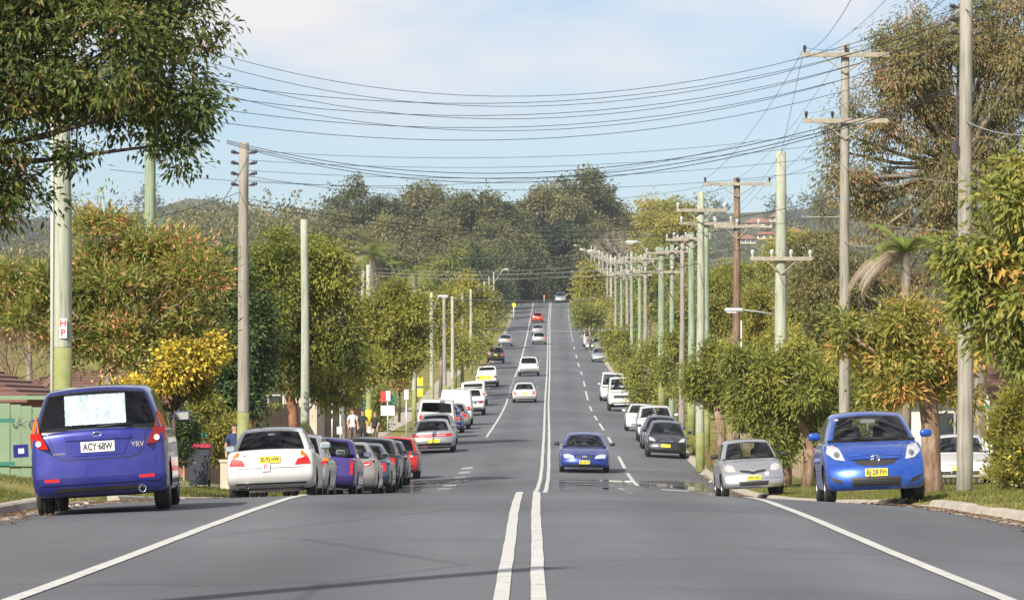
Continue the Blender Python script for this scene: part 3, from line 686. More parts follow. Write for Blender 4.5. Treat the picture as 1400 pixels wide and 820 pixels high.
    FF = frnt if frnt is not None else ([('headlamp', 'lamp', [(a*.50, bt-.34), (a*.92, bt-.33), (a*.9, bt-.20), (a*.55, bt-.22)], {'mir': 1}),
        ('grille', 'mesh', [(-a*.42, bt-.36), (a*.42, bt-.36), (a*.44, bt-.25), (-a*.44, bt-.25)], {}),
        ('air_intake', 'plastic', [(-a*.62, .30), (a*.62, .30), (a*.66, .40), (-a*.66, .40)], {}), ('plate', 0, .47, None, 'plate_y')] )
    show = [(RR, -1), (FF, 1)]
    for lst, sgn in show:
        for spec in lst:
            if spec[0] == 'plate': plate(sgn, *spec[1:])
            else: put(spec, sgn)
    if extras: extras(root, bvh0, T, put, a, b, pm)
    return root
def bar(root, name, m, pts, r=.012, n=6):
    mb = MB(); mb.tube(pts, r, n); return mb.build(name, m, root, True)
def surf_y(bvh, x, z, sgn):
    q = bvh.ray_cast(Vector((x, sgn * 6, z)), Vector((0, -sgn, 0))); return q[0].y if q[0] is not None else 0
def letters(root, bvh, txt, x, z, size, m, sgn, off=.004):
    me = text_mesh(txt, size, m, .003, bold=.001); o = link('lettering', me, root); o.location = (x, surf_y(bvh, x, z, sgn) + sgn * off, z)
    o.rotation_euler = (math.pi / 2, 0, math.pi if sgn > 0 else 0); return o
def ring(root, bvh, name, x, z, rx, rz, r, m, sgn):
    y = surf_y(bvh, x, z, sgn) + sgn * (.012 if sgn < 0 else .045)
    return bar(root, name, m, [(x + rx * math.cos(g), y, z + rz * math.sin(g)) for g in np.linspace(0, 2 * math.pi, 19)], r)
C_PURPLE = ('violet_blue', (.022, .026, .235), .5); C_BLUE = ('bright_blue', (.010, .075, .42), .35); C_NAVY = ('royal_blue', (.010, .034, .24), .4)
C_WHITE = ('white', (.60, .60, .585), 0.0); C_SILVER = ('silver', (.50, .52, .54), .75); C_BEIGE = ('champagne', (.46, .44, .40), .7)
C_BLACK = ('charcoal', (.018, .02, .026), .4); C_GREYB = ('slate_blue', (.07, .09, .14), .6); C_RED = ('red', (.55, .02, .015), .1)
C_UTEP = ('purple', (.050, .028, .21), .4); C_LBLUE = ('ice_silver', (.42, .48, .55), .7); C_YEL = ('yellow', (.75, .5, .02), 0.0); C_DKG = ('dark_grey', (.04, .045, .055), .5)

# --- purple-blue tall hatch, nearest on the left
def yrv_extras(root, bvh, T, put, a, b, pm):
    bar(root, 'wiper', M['plastic'], [(0.0, surf_y(bvh, 0, 1.02, -1) - .03, 1.035), (.2, surf_y(bvh, .2, 1.05, -1) - .03, 1.045), (.42, surf_y(bvh, .42, 1.06, -1) - .03, 1.05)], .014)
    mb = MB(); mb.box((-.02, surf_y(bvh, 0, 1.2, -1) + .10, 1.245), (.72, .006, .37), 0, Matrix.Rotation(R(-14), 3, 'X')); mb.build('sunshade', M['shade'], root)
    mb = MB(); mb.lathe([(.040, 0), (.044, -.02), (.044, .16), (.036, .16), (.036, 0), (.040, 0)], c=(.50, surf_y(bvh, .5, .33, -1) - .03, .275), axis='y', n=14); mb.build('exhaust_pipe', M['chrome'], root, True)
    ring(root, bvh, 'badge', 0, .945, .052, .026, .007, M['chrome'], -1)
    letters(root, bvh, 'YRV', .47, .80, .085, M['chrome'], -1)
    letters(root, bvh, 'DAIHATSU', -.46, .735, .03, M['chrome'], -1)
    mb = MB(); mb.box((-.97, -b + .78, .80), (.18, .02, .155)); f = mb.build('fuel_flap', pm, root)
    mb = MB(); mb.box((-.965, -b + .767, .80), (.07, .004, .06)); mb.build('sticker', M['white'], f)
    seal = [(-.60, 1.0), (-.5, .70), (-.40, .655), (.40, .655), (.5, .70), (.60, 1.0)]
    for p, q in zip(seal[:-1], seal[1:]):
        dx, dz = q[0] - p[0], q[1] - p[1]; ln = math.hypot(dx, dz); nx, nz = -dz / ln * .006, dx / ln * .006
        put(('panel_gap', 'rubber', [(p[0] - nx, p[1] - nz), (q[0] - nx, q[1] - nz), (q[0] + nx, q[1] + nz), (p[0] + nx, p[1] + nz)], {'off': .002, 'th': .006}), -1)
    put(('plate_recess', 'paint', [(-.40, .93), (-.30, .70), (.30, .70), (.40, .93)], {'off': .012, 'th': .02}), -1)
    put(('trim_bar', 'paint', [(-.38, .885), (.38, .885), (.40, .915), (-.40, .915)], {'off': .035, 'th': .03}), -1)
    put(('bumper_lip', 'paint', [(-.70, .37), (.70, .37), (.74, .405), (-.74, .405)], {'off': .02, 'th': .03}), -1)
    put(('lower_valance', 'plastic', [(-.60, .24), (.60, .24), (.50, .325), (-.50, .325)], {'off': .004, 'th': .02}), -1)
M['orange_pale'] = mat('pale_indicator', (.62, .45, .34), .15, .2, coat=1); M['shade'] = mat('sunshade_foil', (.62, .72, .78), .32, .35, col2=(.85, .88, .88), vscale=7, bump=1.0, bscale=7)
vehicle('parked_car', 'purple blue tall hatchback with orange red tail lamps, nearest on the left', 'car', 'hatch', C_PURPLE, 139, 47.6, True, 'cars parked along the left kerb', yaw=R(2.6), roll=.018, hi=True,
    over=dict(L=3.76, W=1.63, H=1.545, belt=1.02, cw=(.955, .74), cb=(.02, .82), cr=(.075, .6), ztop=[(0,1.02),(.6,1.02),(.8,1.0),(.92,.9),(1,.72)], zbot=[(0,.235),(.12,.2),(.85,.2),(1,.22)], rear=[(0,.07),(.22,0),(.5,.02),(1,.06)], bow=.07, plan=[(0,.975),(.15,1),(.8,1),(1,.94)], side=[(0,.965),(.25,1),(.6,1),(.85,.985),(1,.955)]),
    glass_h=(.10, .90), glass_u=.93,
    rear=[('tail_lamp', 'red', [(.58, .80), (.80, .815), (.80, .995), (.675, .995)], {'mir': 1, 'off': .01, 'th': .12, 'fit': 1}), ('indicator_lamp', 'orange', [(.68, 1.0), (.80, 1.0), (.775, 1.10), (.72, 1.19)], {'mir': 1, 'off': .01, 'th': .14, 'fit': 1}),
        ('reverse_lamp', 'lampw', [(.70 + .035 * math.cos(g), .87 + .035 * math.sin(g)) for g in np.linspace(0, 2 * math.pi, 13)[:-1]], {'mir': 1, 'off': .05, 'th': .06}),
        ('reflector', 'red', [(.47, .40), (.65, .405), (.65, .445), (.47, .44)], {'mir': 1, 'off': .012}), ('plate', 0, .80, 'ACY·68W', 'plate_w', .40, .125)], extras=yrv_extras)
# --- bright blue hatch, nearest on the right
def yaris_extras(root, bvh, T, put, a, b, pm):
    ring(root, bvh, 'badge', 0, .715, .075, .052, .010, M['chrome'], 1); ring(root, bvh, 'badge', 0, .718, .032, .05, .007, M['chrome'], 1); ring(root, bvh, 'badge', 0, .738, .055, .022, .007, M['chrome'], 1)
    for k in range(3): put(('grille_slat', 'plastic', [(-.38, .285 + k * .04), (.38, .285 + k * .04), (.385, .30 + k * .04), (-.385, .30 + k * .04)], {'off': .018, 'th': .02}), 1)
    for s_ in (-1, 1): put(('bonnet_gap', 'rubber', [(s_ * .50, .93), (s_ * .505, .93), (s_ * .43, .70), (s_ * .42, .70)], {'off': .003, 'th': .006}), 1)
    put(('bonnet_gap', 'rubber', [(-.43, .745), (-.08, .775), (-.08, .782), (-.43, .753)], {'off': .003, 'th': .006}), 1); put(('bonnet_gap', 'rubber', [(.08, .775), (.43, .745), (.43, .753), (.08, .782)], {'off': .003, 'th': .006}), 1)
    put(('grille_trim', 'paint', [(-.40, .71), (.40, .71), (.38, .735), (-.38, .735)], {'off': .03, 'th': .04}), 1)
    y = surf_y(bvh, 0, 1.06, 1)
    for x0, x1 in ((.55, -.02), (.1, -.45)): bar(root, 'wiper', M['plastic'], [(x0, surf_y(bvh, x0, 1.03, 1) + .03, 1.045), ((x0 + x1) / 2, surf_y(bvh, (x0 + x1) / 2, 1.05, 1) + .03, 1.07), (x1, surf_y(bvh, x1, 1.06, 1) + .03, 1.065)], .011)
    mb = MB(); mb.box((0, .25, 1.36), (.24, .03, .06)); mb.tube([(0, .25, 1.33), (0, .25, 1.2)], .012, 6); mb.build('rear_view_mirror', M['lamp'], root)
    put(('rego_sticker', 'white', [(.50, 1.385), (.56, 1.385), (.56, 1.41), (.50, 1.41)], {'off': .004, 'th': .004}), 1)
vehicle('parked_car', 'bright blue small hatchback facing the camera, nearest on the right', 'car', 'hatch', C_BLUE, 1200, 66.6, False, 'cars parked along the right kerb', yaw=R(-.5), hi=True,
    over=dict(L=3.78, W=1.70, H=1.55, belt=1.03, cw=(.93, .70), cb=(.04, .80), cr=(.1, .55), ztop=[(0,1.03),(.6,1.03),(.78,1.02),(.88,.94),(.95,.84),(1,.72)], zbot=[(0,.28),(.12,.2),(.85,.19),(1,.20)], front=[(0,.07),(.25,0),(.5,.02),(.75,.07),(1,.2)]),
    glass_h=(.13, .88), fu=.88,
    frnt=[('headlamp', 'lamp', [(.50, .69), (.66, .72), (.79, .83), (.75, .96), (.66, .965), (.57, .90)], {'mir': 1, 'off': .012, 'th': .05}), ('indicator_lamp', 'orange_pale', [(.62, .90), (.70, .93), (.70, .965), (.64, .955)], {'mir': 1, 'off': .016}),
        ('lamp_bowl', 'chrome', [(.62 + .05 * math.cos(g), .80 + .055 * math.sin(g)) for g in np.linspace(0, 2 * math.pi, 13)[:-1]], {'mir': 1, 'off': .018}),
        ('grille', 'mesh', [(-.30, .625), (-.12, .595), (.12, .595), (.30, .625), (.38, .705), (-.38, .705)], {'off': .008}), ('air_intake', 'mesh', [(-.40, .255), (.40, .255), (.42, .41), (-.42, .41)], {'off': .008}),
        ('fog_recess', 'plastic', [(.55, .30), (.70, .34), (.79, .45), (.58, .37)], {'mir': 1, 'off': .008}), ('plate', 0, .485, 'BJ·28·FH', 'plate_y', .375, .135)], extras=yaris_extras)
GL, GRT, GM = 'cars parked along the left kerb', 'cars parked along the right kerb', 'moving cars on the road'
# --- silver hatch on the right
def echo_extras(root, bvh, T, put, a, b, pm):
    ring(root, bvh, 'badge', 0, .735, .05, .034, .007, M['chrome'], 1)
    for x in (-.38, .30, .42):
        q = link('child_seat', _head, root); q.location = (x, -.15, 1.08); q.scale = (.6, 1, 1.2); q.data = q.data.copy(); q.data.materials[0] = M['pink']
    put(('bumper_line', 'rubber', [(-.74, .475), (.74, .475), (.74, .484), (-.74, .484)], {'off': .003, 'th': .006}), 1)
    put(('learner_plate', 'plate_w', [(-.40, .55), (-.31, .55), (-.31, .64), (-.40, .64)], {'off': .012}), 1)
    for x0, x1 in ((.5, -.02), (.05, -.45)): bar(root, 'wiper', M['plastic'], [(x0, surf_y(bvh, x0, 1.02, 1) + .03, 1.03), (x1, surf_y(bvh, x1, 1.05, 1) + .03, 1.05)], .011)
vehicle('parked_car', 'silver small hatchback facing the camera behind the bright blue hatchback', 'car', 'hatch', C_SILVER, 1032, 105, False, GRT, yaw=R(2.0), hi=True,
    over=dict(L=3.62, W=1.66, H=1.53, belt=1.0, dark_mirrors=True, ztop=[(0,1.0),(.6,1.0),(.78,.99),(.89,.90),(.96,.80),(1,.70)], front=[(0,.05),(.25,0),(.5,.02),(.75,.06),(1,.17)], zbot=[(0,.28),(.12,.22),(.85,.22),(1,.235)]),
    frnt=[('headlamp', 'lamp', [(.45, .68), (.62, .67), (.72, .72), (.72, .82), (.62, .86), (.50, .83)], {'mir': 1, 'off': .012, 'th': .05}), ('indicator_lamp', 'orange_pale', [(.64, .69), (.72, .73), (.72, .81), (.66, .82)], {'mir': 1, 'off': .016}),
        ('grille', 'plastic', [(-.10, .62), (0, .595), (.10, .62), (.33, .66), (.34, .715), (.10, .69), (0, .665), (-.10, .69), (-.34, .715), (-.33, .66)], {'off': .008}), ('air_intake', 'plastic', [(-.36, .30), (.36, .30), (.40, .415), (-.40, .415)], {'off': .008}),
        ('plate', 0, .50, 'WWC·43C', 'plate_y')], extras=echo_extras)
# --- white sedan with the red letter plate
def lancer_extras(root, bvh, T, put, a, b, pm):
    y = surf_y(bvh, -.05, .64, -1)
    mb = MB(); mb.box((-.08, y - .035, .655), (.15, .006, .15)); q = mb.build('learner_plate', M['plate_w'], root)
    letters(root, bvh, 'P', -.08, .655, .14, M['redink'], -1, .042)
    letters(root, bvh, 'LANCER', -.45, .885, .035, M['ink'], -1)
    bar(root, 'aerial', M['plastic'], [(.62, -.95, 1.05), (.60, -1.0, 1.42)], .006)
    mb = MB(); mb.lathe([(.036, 0), (.04, -.01), (.04, .15), (.03, .15), (.03, 0)], c=(-.45, -b + .04, .30), axis='y', n=12); mb.build('exhaust_pipe', M['chrome'], root, True)
    put(('boot_gap', 'rubber', [(-.62, .635), (.62, .635), (.62, .645), (-.62, .645)], {'off': .003, 'th': .006}), -1)
    put(('window_sticker', 'white', [(-.07, 1.275), (.06, 1.275), (.05, 1.31), (-.06, 1.31)], {'off': .004, 'th': .004}), -1)
vehicle('parked_car', 'white sedan with yellow plate and red P plate on the left', 'car', 'sedan', C_WHITE, 371, 76.2, True, GL, hi=True, yaw=R(.8),
    over=dict(L=4.4, W=1.70, H=1.45, belt=.98, ztop=[(0,.94),(.03,1.0),(.16,1.01),(.3,.98),(.72,.96),(.86,.84),(1,.68)], zbot=[(0,.33),(.12,.22),(.85,.2),(1,.22)], cb=(.12,.77), cr=(.26,.56), cw=(.91,.68), bow=.09, plan=[(0,.96),(.15,1),(.82,1),(1,.94)], side=[(0,.96),(.25,1),(.6,1),(.85,.985),(1,.95)]), glass_h=(.17, .86),
    rear=[('tail_lamp', 'red', [(.47, .69), (.77, .70), (.74, .80), (.70, .86), (.53, .80)], {'mir': 1, 'off': .014, 'th': .05}), ('indicator_lamp', 'orange', [(.60, .83), (.71, .863), (.62, .95), (.585, .95)], {'mir': 1, 'off': .014, 'th': .05}),
        ('reverse_lamp', 'lampw', [(.54, .80), (.66, .835), (.65, .855), (.56, .84)], {'mir': 1, 'off': .02}), ('lower_valance', 'plastic', [(-.66, .30), (.66, .30), (.68, .36), (-.68, .36)], {'off': .004, 'th': .02}),
        ('plate', 0, .80, 'BS·92·HW', 'plate_y', .40, .13)], extras=lancer_extras)
# --- blue sedan driving towards the camera
def falcon_extras(root, bvh, T, put, a, b, pm):
    put(('badge', 'chrome', [(.09 * math.cos(g), .60 + .038 * math.sin(g)) for g in np.linspace(0, 2 * math.pi, 15)[:-1]], {'off': .02}), 1)
    put(('bumper_line', 'rubber', [(-.7, .48), (.7, .48), (.7, .49), (-.7, .49)], {'off': .003, 'th': .006}), 1)
fal = vehicle('moving_car', 'royal blue sedan driving towards the camera beside the centre line', 'car', 'sedan', C_NAVY, 799, 146, False, GM, hi=True,
    over=dict(L=4.9, W=1.86, H=1.43, belt=.93, dark_mirrors=True, ztop=[(0,.94),(.04,1.0),(.18,1.0),(.3,.95),(.70,.94),(.86,.85),(1,.68)]), fu=.88,
    frnt=[('headlamp', 'lamp', [(.36, .53), (.74, .54), (.78, .66), (.62, .69), (.42, .64)], {'mir': 1, 'off': .01, 'th': .05}), ('grille', 'mesh', [(-.24, .545), (.24, .545), (.30, .65), (-.30, .65)], {'off': .008}),
        ('air_intake', 'plastic', [(-.60, .22), (.60, .22), (.64, .31), (-.64, .31)], {'off': .008}), ('plate', 0, .40, 'BK·24·TJ', 'plate_y', .38, .135)], extras=falcon_extras)
# --- other cars parked on the left
def tl(a, x0, x1, z0, z1, top=None): return [(a * x0, z0), (a * x1, z0), (a * x1, z1), (a * (top or x0), z1)]
vehicle('parked_car', 'silver station wagon parked just ahead of the white sedan with red letter plate', 'car', 'suv', C_SILVER, 418, 86.5, True, GL, x=float(cx(88)) - 5.38, over=dict(L=4.5, W=1.74, H=1.46, belt=.98, wr=.31, ztop=[(0,.98),(.6,.98),(.76,.96),(.9,.84),(1,.7)], zbot=[(0,.30),(.12,.22),(.85,.2),(1,.22)]),
    rear=[('indicator_lamp', 'orange', tl(.87, .70, .98, .86, .93), {'mir': 1}), ('tail_lamp', 'red', tl(.87, .70, .98, .72, .858), {'mir': 1}), ('plate', 0, .80, None, 'plate_y')])
def ute_open(root, bvh, T, put, a, b, pm):
    mb = MB(); mb.box((0, -b + L_(T) * .2, 1.052), (Wd_(T) * .84, L_(T) * .36, .012)); mb.build('tray', M['under'], root)
L_ = lambda T: T['L']; Wd_ = lambda T: T['W']
vehicle('parked_ute', 'purple utility with low tailgate parked between silver cars', 'ute', 'ute', C_UTEP, 460, 94.5, True, GL, x=float(cx(96)) - 5.2, over=dict(L=4.9, W=1.80, H=1.46, belt=.98, wr=.31, ztop=[(0,1.0),(.42,1.0),(.72,.98),(.88,.86),(1,.72)], zbot=[(0,.36),(.12,.26),(.85,.2),(1,.22)], cb=(.36,.76), cr=(.42,.57)),
    rear=[('tail_lamp', 'red', tl(.9, .84, .985, .58, .93), {'mir': 1}), ('reverse_lamp', 'lampw', tl(.9, .86, .97, .74, .80), {'mir': 1, 'off': .014}), ('tailgate_gap', 'rubber', [(-.72, .52), (.72, .52), (.72, .53), (-.72, .53)], {'off': .003}), ('badge', 'chrome', [(.2, .74), (.45, .74), (.45, .77), (.2, .77)], {}), ('plate', 0, .46, None, 'plate_w')], extras=ute_open)
vehicle('parked_car', 'champagne silver sedan parked in front of the purple utility', 'car', 'sedan', C_BEIGE, 500, 104.5, True, GL, x=float(cx(106)) - 5.12, over=dict(L=4.8, W=1.82, H=1.47, belt=.98, ztop=[(0,.96),(.04,1.02),(.18,1.02),(.3,.98),(.72,.96),(.86,.85),(1,.68)]),
    rear=[('tail_lamp', 'red', [(.50, .78), (.86, .84), (.86, .95), (.55, .89)], {'mir': 1}), ('reverse_lamp', 'lampw', [(.58, .815), (.72, .84), (.72, .87), (.58, .845)], {'mir': 1, 'off': .014}), ('plate', 0, .76, None, 'plate_w')])
vehicle('parked_car', 'dark blue black sedan with red lamps ahead of the champagne sedan', 'car', 'sedan', C_GREYB, 520, 113.5, True, GL, x=float(cx(115)) - 5.12, over=dict(H=1.46))
vehicle('parked_car', 'black four wheel drive with roof rails rising above the dark sedan', 'car', 'suv', C_BLACK, 525, 121.5, True, GL, x=float(cx(123)) - 5.3, over=dict(H=1.58, belt=1.05))
vehicle('parked_car', 'slate blue small sedan with orange red lamps behind the red hatchback', 'car', 'sedan', C_GREYB, 540, 130, True, GL, x=float(cx(131)) - 5.28, over=dict(L=4.3, W=1.7, H=1.46),
    rear=[('tail_lamp', 'red', tl(.85, .66, .97, .70, .92), {'mir': 1}), ('indicator_lamp', 'orange', tl(.85, .72, .96, .80, .90), {'mir': 1, 'off': .016}), ('plate', 0, .74, None, 'plate_y')])
vehicle('parked_car', 'bright red small hatchback at the front of the left parked row', 'car', 'hatch', C_RED, 537, 140, True, GL, x=float(cx(141)) - 5.25, over=dict(L=3.7, H=1.48))
vehicle('parked_car', 'silver sedan with full width red lamp bar and yellow plate', 'car', 'sedan', C_SILVER, 592, 172, True, GL, hi=True, over=dict(L=4.9, W=1.85, H=1.45, belt=.95),
    rear=[('tail_lamp', 'red', [(-.86, .72), (.86, .72), (.88, .86), (.60, .84), (-.60, .84), (-.88, .86)], {}), ('lamp_bar_trim', 'lampw', [(-.58, .765), (.58, .765), (.58, .79), (-.58, .79)], {'off': .014}), ('plate', .06, .54, None, 'plate_y', .5, .15), ('bumper_band', 'plastic', [(-.8, .34), (.8, .34), (.8, .44), (-.8, .44)], {'off': .006})])
vehicle('parked_car', 'white sedan half hidden behind the silver sedan with lamp bar', 'car', 'sedan', C_WHITE, 597, 184, True, GL, over=dict(W=1.8, H=1.46))
vehicle('parked_van', 'white people mover van with wide rear window behind two sedans', 'van', 'van', C_WHITE, 595, 196, True, GL, over=dict(H=1.86, W=1.85, L=4.6), glass_h=(.25, .8))
vehicle('parked_car', 'dark navy sedan beside the white people mover', 'car', 'sedan', C_NAVY, 610, 206, True, GL, x=float(cx(206)) - 5.15, rear=[('tail_lamp', 'red', tl(.87, .62, .97, .64, .86), {'mir': 1}), ('indicator_lamp', 'orange', tl(.87, .7, .96, .76, .84), {'mir': 1, 'off': .016}), ('plate', 0, .7, None)])
vehicle('parked_car', 'silver sedan with large red lamps beside the white panel van', 'car', 'sedan', C_BEIGE, 622, 215, True, GL, x=float(cx(215)) - 5.0, rear=[('tail_lamp', 'red', tl(.87, .55, .97, .66, .90), {'mir': 1}), ('plate', 0, .7, None)])
vehicle('parked_van', 'white windowless panel van with rounded roof on the left', 'van', 'van', C_WHITE, 622, 226, True, GL, over=dict(H=2.02, W=1.88, blind=True, L=4.9, wr=.33))
def rack(root, bvh, T, put, a, b, pm):
    mb = MB(); mb.box((0, -b + .98, .98), (1.86, 2.1, .07)); mb.box((0, -b - .02, 1.10), (1.82, .04, .28)); mb.box((-.91, -b + .98, 1.1), (.04, 2.0, .28)); mb.box((.91, -b + .98, 1.1), (.04, 2.0, .28)); mb.build('tray', M['white'], root)
    for x in (-.8, .8): bar(root, 'ladder_rack', M['white'], [(x, -b + 2.1, 1.0), (x, -b + 2.1, 1.78)], .025)
    bar(root, 'ladder_rack', M['white'], [(-.8, -b + 2.1, 1.78), (.8, -b + 2.1, 1.78)], .025)
vehicle('parked_ute', 'white tray back utility with headboard rack on the left', 'ute', 'ute', C_WHITE, 643, 256, True, GL, over=dict(H=1.72, W=1.85), extras=rack)
def canopy(root, bvh, T, put, a, b, pm):
    q = link('canopy', mesh_rbox('canopy', (1.66, 1.95, .72), .1, M['white'], 4), root); q.location = (0, -b + 1.02, 1.36)
    mb = MB(); mb.box((0, -b + .035, 1.44), (1.3, .02, .36)); mb.build('canopy_window', M['rubber'], q.parent)
    for k in range(3):
        for s_ in (-1, 1):
            mb = MB(); mb.box((s_ * .832, -b + .45 + k * .57, 1.46), (.012, .46, .36)); mb.build('canopy_window', M['rubber'], root)
vehicle('parked_ute', 'white utility with boxy windowed canopy on the left', 'ute', 'ute', C_WHITE, 648, 284, True, GL, over=dict(H=1.78), extras=canopy)
def yband(root, bvh, T, put, a, b, pm):
    put(('tailgate_panel', 'plate_y', [(-.75, .66), (-.1, .66), (-.1, .98), (-.75, .98)], {}), -1); put(('tailgate_panel', 'plate_y', [(.1, .66), (.35, .66), (.35, .98), (.1, .98)], {}), -1)
    mb = MB(); mb.box((0, -b + 1.1, 1.2), (1.5, 1.7, .3)); mb.build('tray_cover', M['plate_w'], root); mb = MB(); mb.box((0, .3, 1.80), (1.2, .3, .1)); mb.build('light_bar', M['plastic'], root)
vehicle('parked_ute', 'white utility with yellow tailgate panels, farther up the left side', 'ute', 'ute', C_WHITE, 666, 325, True, GL, over=dict(H=1.70), extras=yband)
vehicle('parked_car', 'black four wheel drive parked alone beyond the yellow backed utility', 'car', 'suv', C_BLACK, 677, 412, True, GL)
# --- moving away
vehicle('moving_car', 'white sedan with red lamps driving away in the left lane', 'car', 'sedan', C_WHITE, 717, 290, True, GM)
vehicle('moving_car', 'white four wheel drive with dark rear window driving away', 'car', 'suv', C_WHITE, 723, 353, True, GM, rear=[('tail_lamp', 'red', tl(.9, .80, .98, .86, 1.12), {'mir': 1}), ('bumper_band', 'plastic', [(-.86, .42), (.86, .42), (.86, .66), (-.86, .66)], {'off': .006}), ('plate', 0, .80, None, 'plate_w')])
vehicle('moving_car', 'pale silver sedan left of the edge line up the hill', 'car', 'sedan', C_LBLUE, 690.5, 484, True, GM)
vehicle('moving_car', 'silver hatchback following the pale sedan up the hill', 'car', 'hatch', C_SILVER, 737, 491, True, GM, over=dict(W=1.75, L=4.2))
vehicle('moving_car', 'pale blue silver sedan ahead of the silver hatchback', 'car', 'sedan', C_LBLUE, 735.5, 535, True, GM)
vehicle('moving_car', 'small red hatchback climbing near the top of the hill', 'car', 'hatch', C_RED, 735, 598, True, GM)
vehicle('moving_car', 'pale silver four wheel drive coming over the far crest', 'car', 'suv', C_LBLUE, 766, 688, False, GM, over=dict(H=1.8, W=1.9))
# --- parked on the right
vehicle('parked_car', 'charcoal hatchback facing the camera at the head of the right row', 'car', 'hatch', C_BLACK, 911, 167, False, GRT, hi=True, over=dict(belt=1.0, L=3.9, W=1.70),
    frnt=[('headlamp', 'lamp', [(.46, .68), (.72, .70), (.77, .84), (.60, .82)], {'mir': 1}), ('grille_trim', 'chrome', [(-.28, .70), (.28, .70), (.26, .73), (-.26, .73)], {'off': .014}), ('air_intake', 'plastic', [(-.5, .30), (.5, .30), (.58, .46), (-.58, .46)], {}), ('plate', .05, .52, None, 'plate_y', .4, .13)])
vehicle('parked_car', 'slate blue sedan behind the charcoal hatchback', 'car', 'sedan', C_GREYB, 904, 178, False, GRT, over=dict(H=1.50, W=1.8))
vehicle('parked_car', 'white four wheel drive behind the slate blue sedan', 'car', 'suv', C_WHITE, 898, 190, False, GRT, over=dict(H=1.66, W=1.82))
vehicle('parked_car', 'white hatchback fourth in the right parked row', 'car', 'hatch', C_WHITE, 877, 212, False, GRT, over=dict(L=4.2, W=1.74, H=1.46))
def bull(root, bvh, T, put, a, b, pm):
    bar(root, 'bull_bar', M['white'], [(-.85, b + .10, .62), (.85, b + .10, .62)], .05); bar(root, 'bull_bar', M['white'], [(-.6, b + .08, .45), (.6, b + .08, .45)], .05)
vehicle('parked_truck', 'boxy white truck with square front and dark grille on the right', 'truck', 'suv', C_WHITE, 852, 270, False, GRT, hi=False, over=dict(H=2.25, W=2.02, L=5.2, belt=1.35, wr=.38, cw=(.95, .80), ztop=[(0,1.35),(.6,1.35),(.78,1.33),(.9,1.27),(1,1.16)], zbot=[(0,.5),(.12,.45),(.85,.42),(1,.45)], front=[(0,.02),(.3,0),(.6,.02),(1,.04)], bowf=.08),
    frnt=[('grille', 'mesh', [(-.62, .86), (.62, .86), (.62, 1.06), (-.62, 1.06)], {}), ('headlamp', 'lamp', [(.66, .86), (.92, .86), (.92, 1.04), (.66, 1.04)], {'mir': 1}), ('indicator_lamp', 'orange', [(.70, 1.08), (.92, 1.08), (.92, 1.14), (.70, 1.14)], {'mir': 1}), ('plate', 0, .66, None)], extras=bull)
vehicle('parked_van', 'white van with dark side windows behind the boxy truck', 'van', 'van', C_WHITE, 837, 296, False, GRT, over=dict(H=2.1, W=1.85))
vehicle('parked_car', 'pale blue silver sedan facing down the hill on the right', 'car', 'sedan', C_LBLUE, 820.5, 420, False, GRT)
vehicle('parked_car', 'silver hatchback parked in front of the white delivery van', 'car', 'hatch', C_SILVER, 810, 470, False, GRT, over=dict(W=1.72))
vehicle('parked_van', 'white delivery van with green windscreen tint far up the right side', 'van', 'van', C_WHITE, 808, 484, False, GRT, over=dict(H=2.3, W=1.95))
vehicle('parked_van', 'yellow van parked beyond the white delivery van', 'van', 'van', C_YEL, 806, 545, False, GRT, over=dict(H=1.9))
vehicle('parked_car', 'white sedan in the driveway half hidden by the grey pole', 'car', 'sedan', C_WHITE, 1311, 113, False, None, yaw=R(-6), over=dict(L=4.7, W=1.8, H=1.46))

# ------------------------------------------------------------------ poles and wires
M['pole_grey'] = wood_mat('grey_timber', (0.25, 0.235, 0.2), (0.4, 0.37, 0.32))
M['pole_pale'] = wood_mat('pale_green_timber', (0.33, 0.35, 0.28), (0.47, 0.49, 0.4))
M['pole_green'] = wood_mat('treated_green_timber', (0.22, 0.28, 0.185), (0.35, 0.405, 0.30))
M['pole_brown'] = wood_mat('brown_timber', (0.17, 0.11, 0.075), (0.33, 0.25, 0.18))
M['algae'] = mat('mossy_timber', (.17, .19, .055), .9, col2=(.30, .31, .14), vscale=1.6)
M['arm'] = mat('crossarm_timber', (.27, .24, .19), .9, col2=(.40, .36, .29), vscale=6)
M['insul'] = mat('insulator_porcelain', (.06, .05, .06), .25); M['insulw'] = mat('insulator_glass', (.62, .68, .70), .2, coat=.5)
M['steel'] = mat('galvanised_steel', (.55, .56, .57), .45, .5); M['wire'] = mat('black_cable', (.012, .012, .014), .5); M['wireg'] = mat('grey_cable', (.30, .31, .32), .5)
M['lampglass'] = mat('street_lamp_lens', (.7, .72, .72), .2)
_i = MB(); _i.lathe([(.001, .15), (.035, .14), (.05, .1), (.03, .09), (.06, .05), (.035, .04), (.03, -.02), (.02, -.06)], n=8); INS = _i.mesh('insulator', M['insul'], True)
_i = MB(); _i.lathe([(.001, .17), (.05, .15), (.075, .1), (.04, .09), (.08, .05), (.045, .03), (.03, -.06)], n=8); INSW = _i.mesh('insulator', M['insulw'], True)
POLES = {}
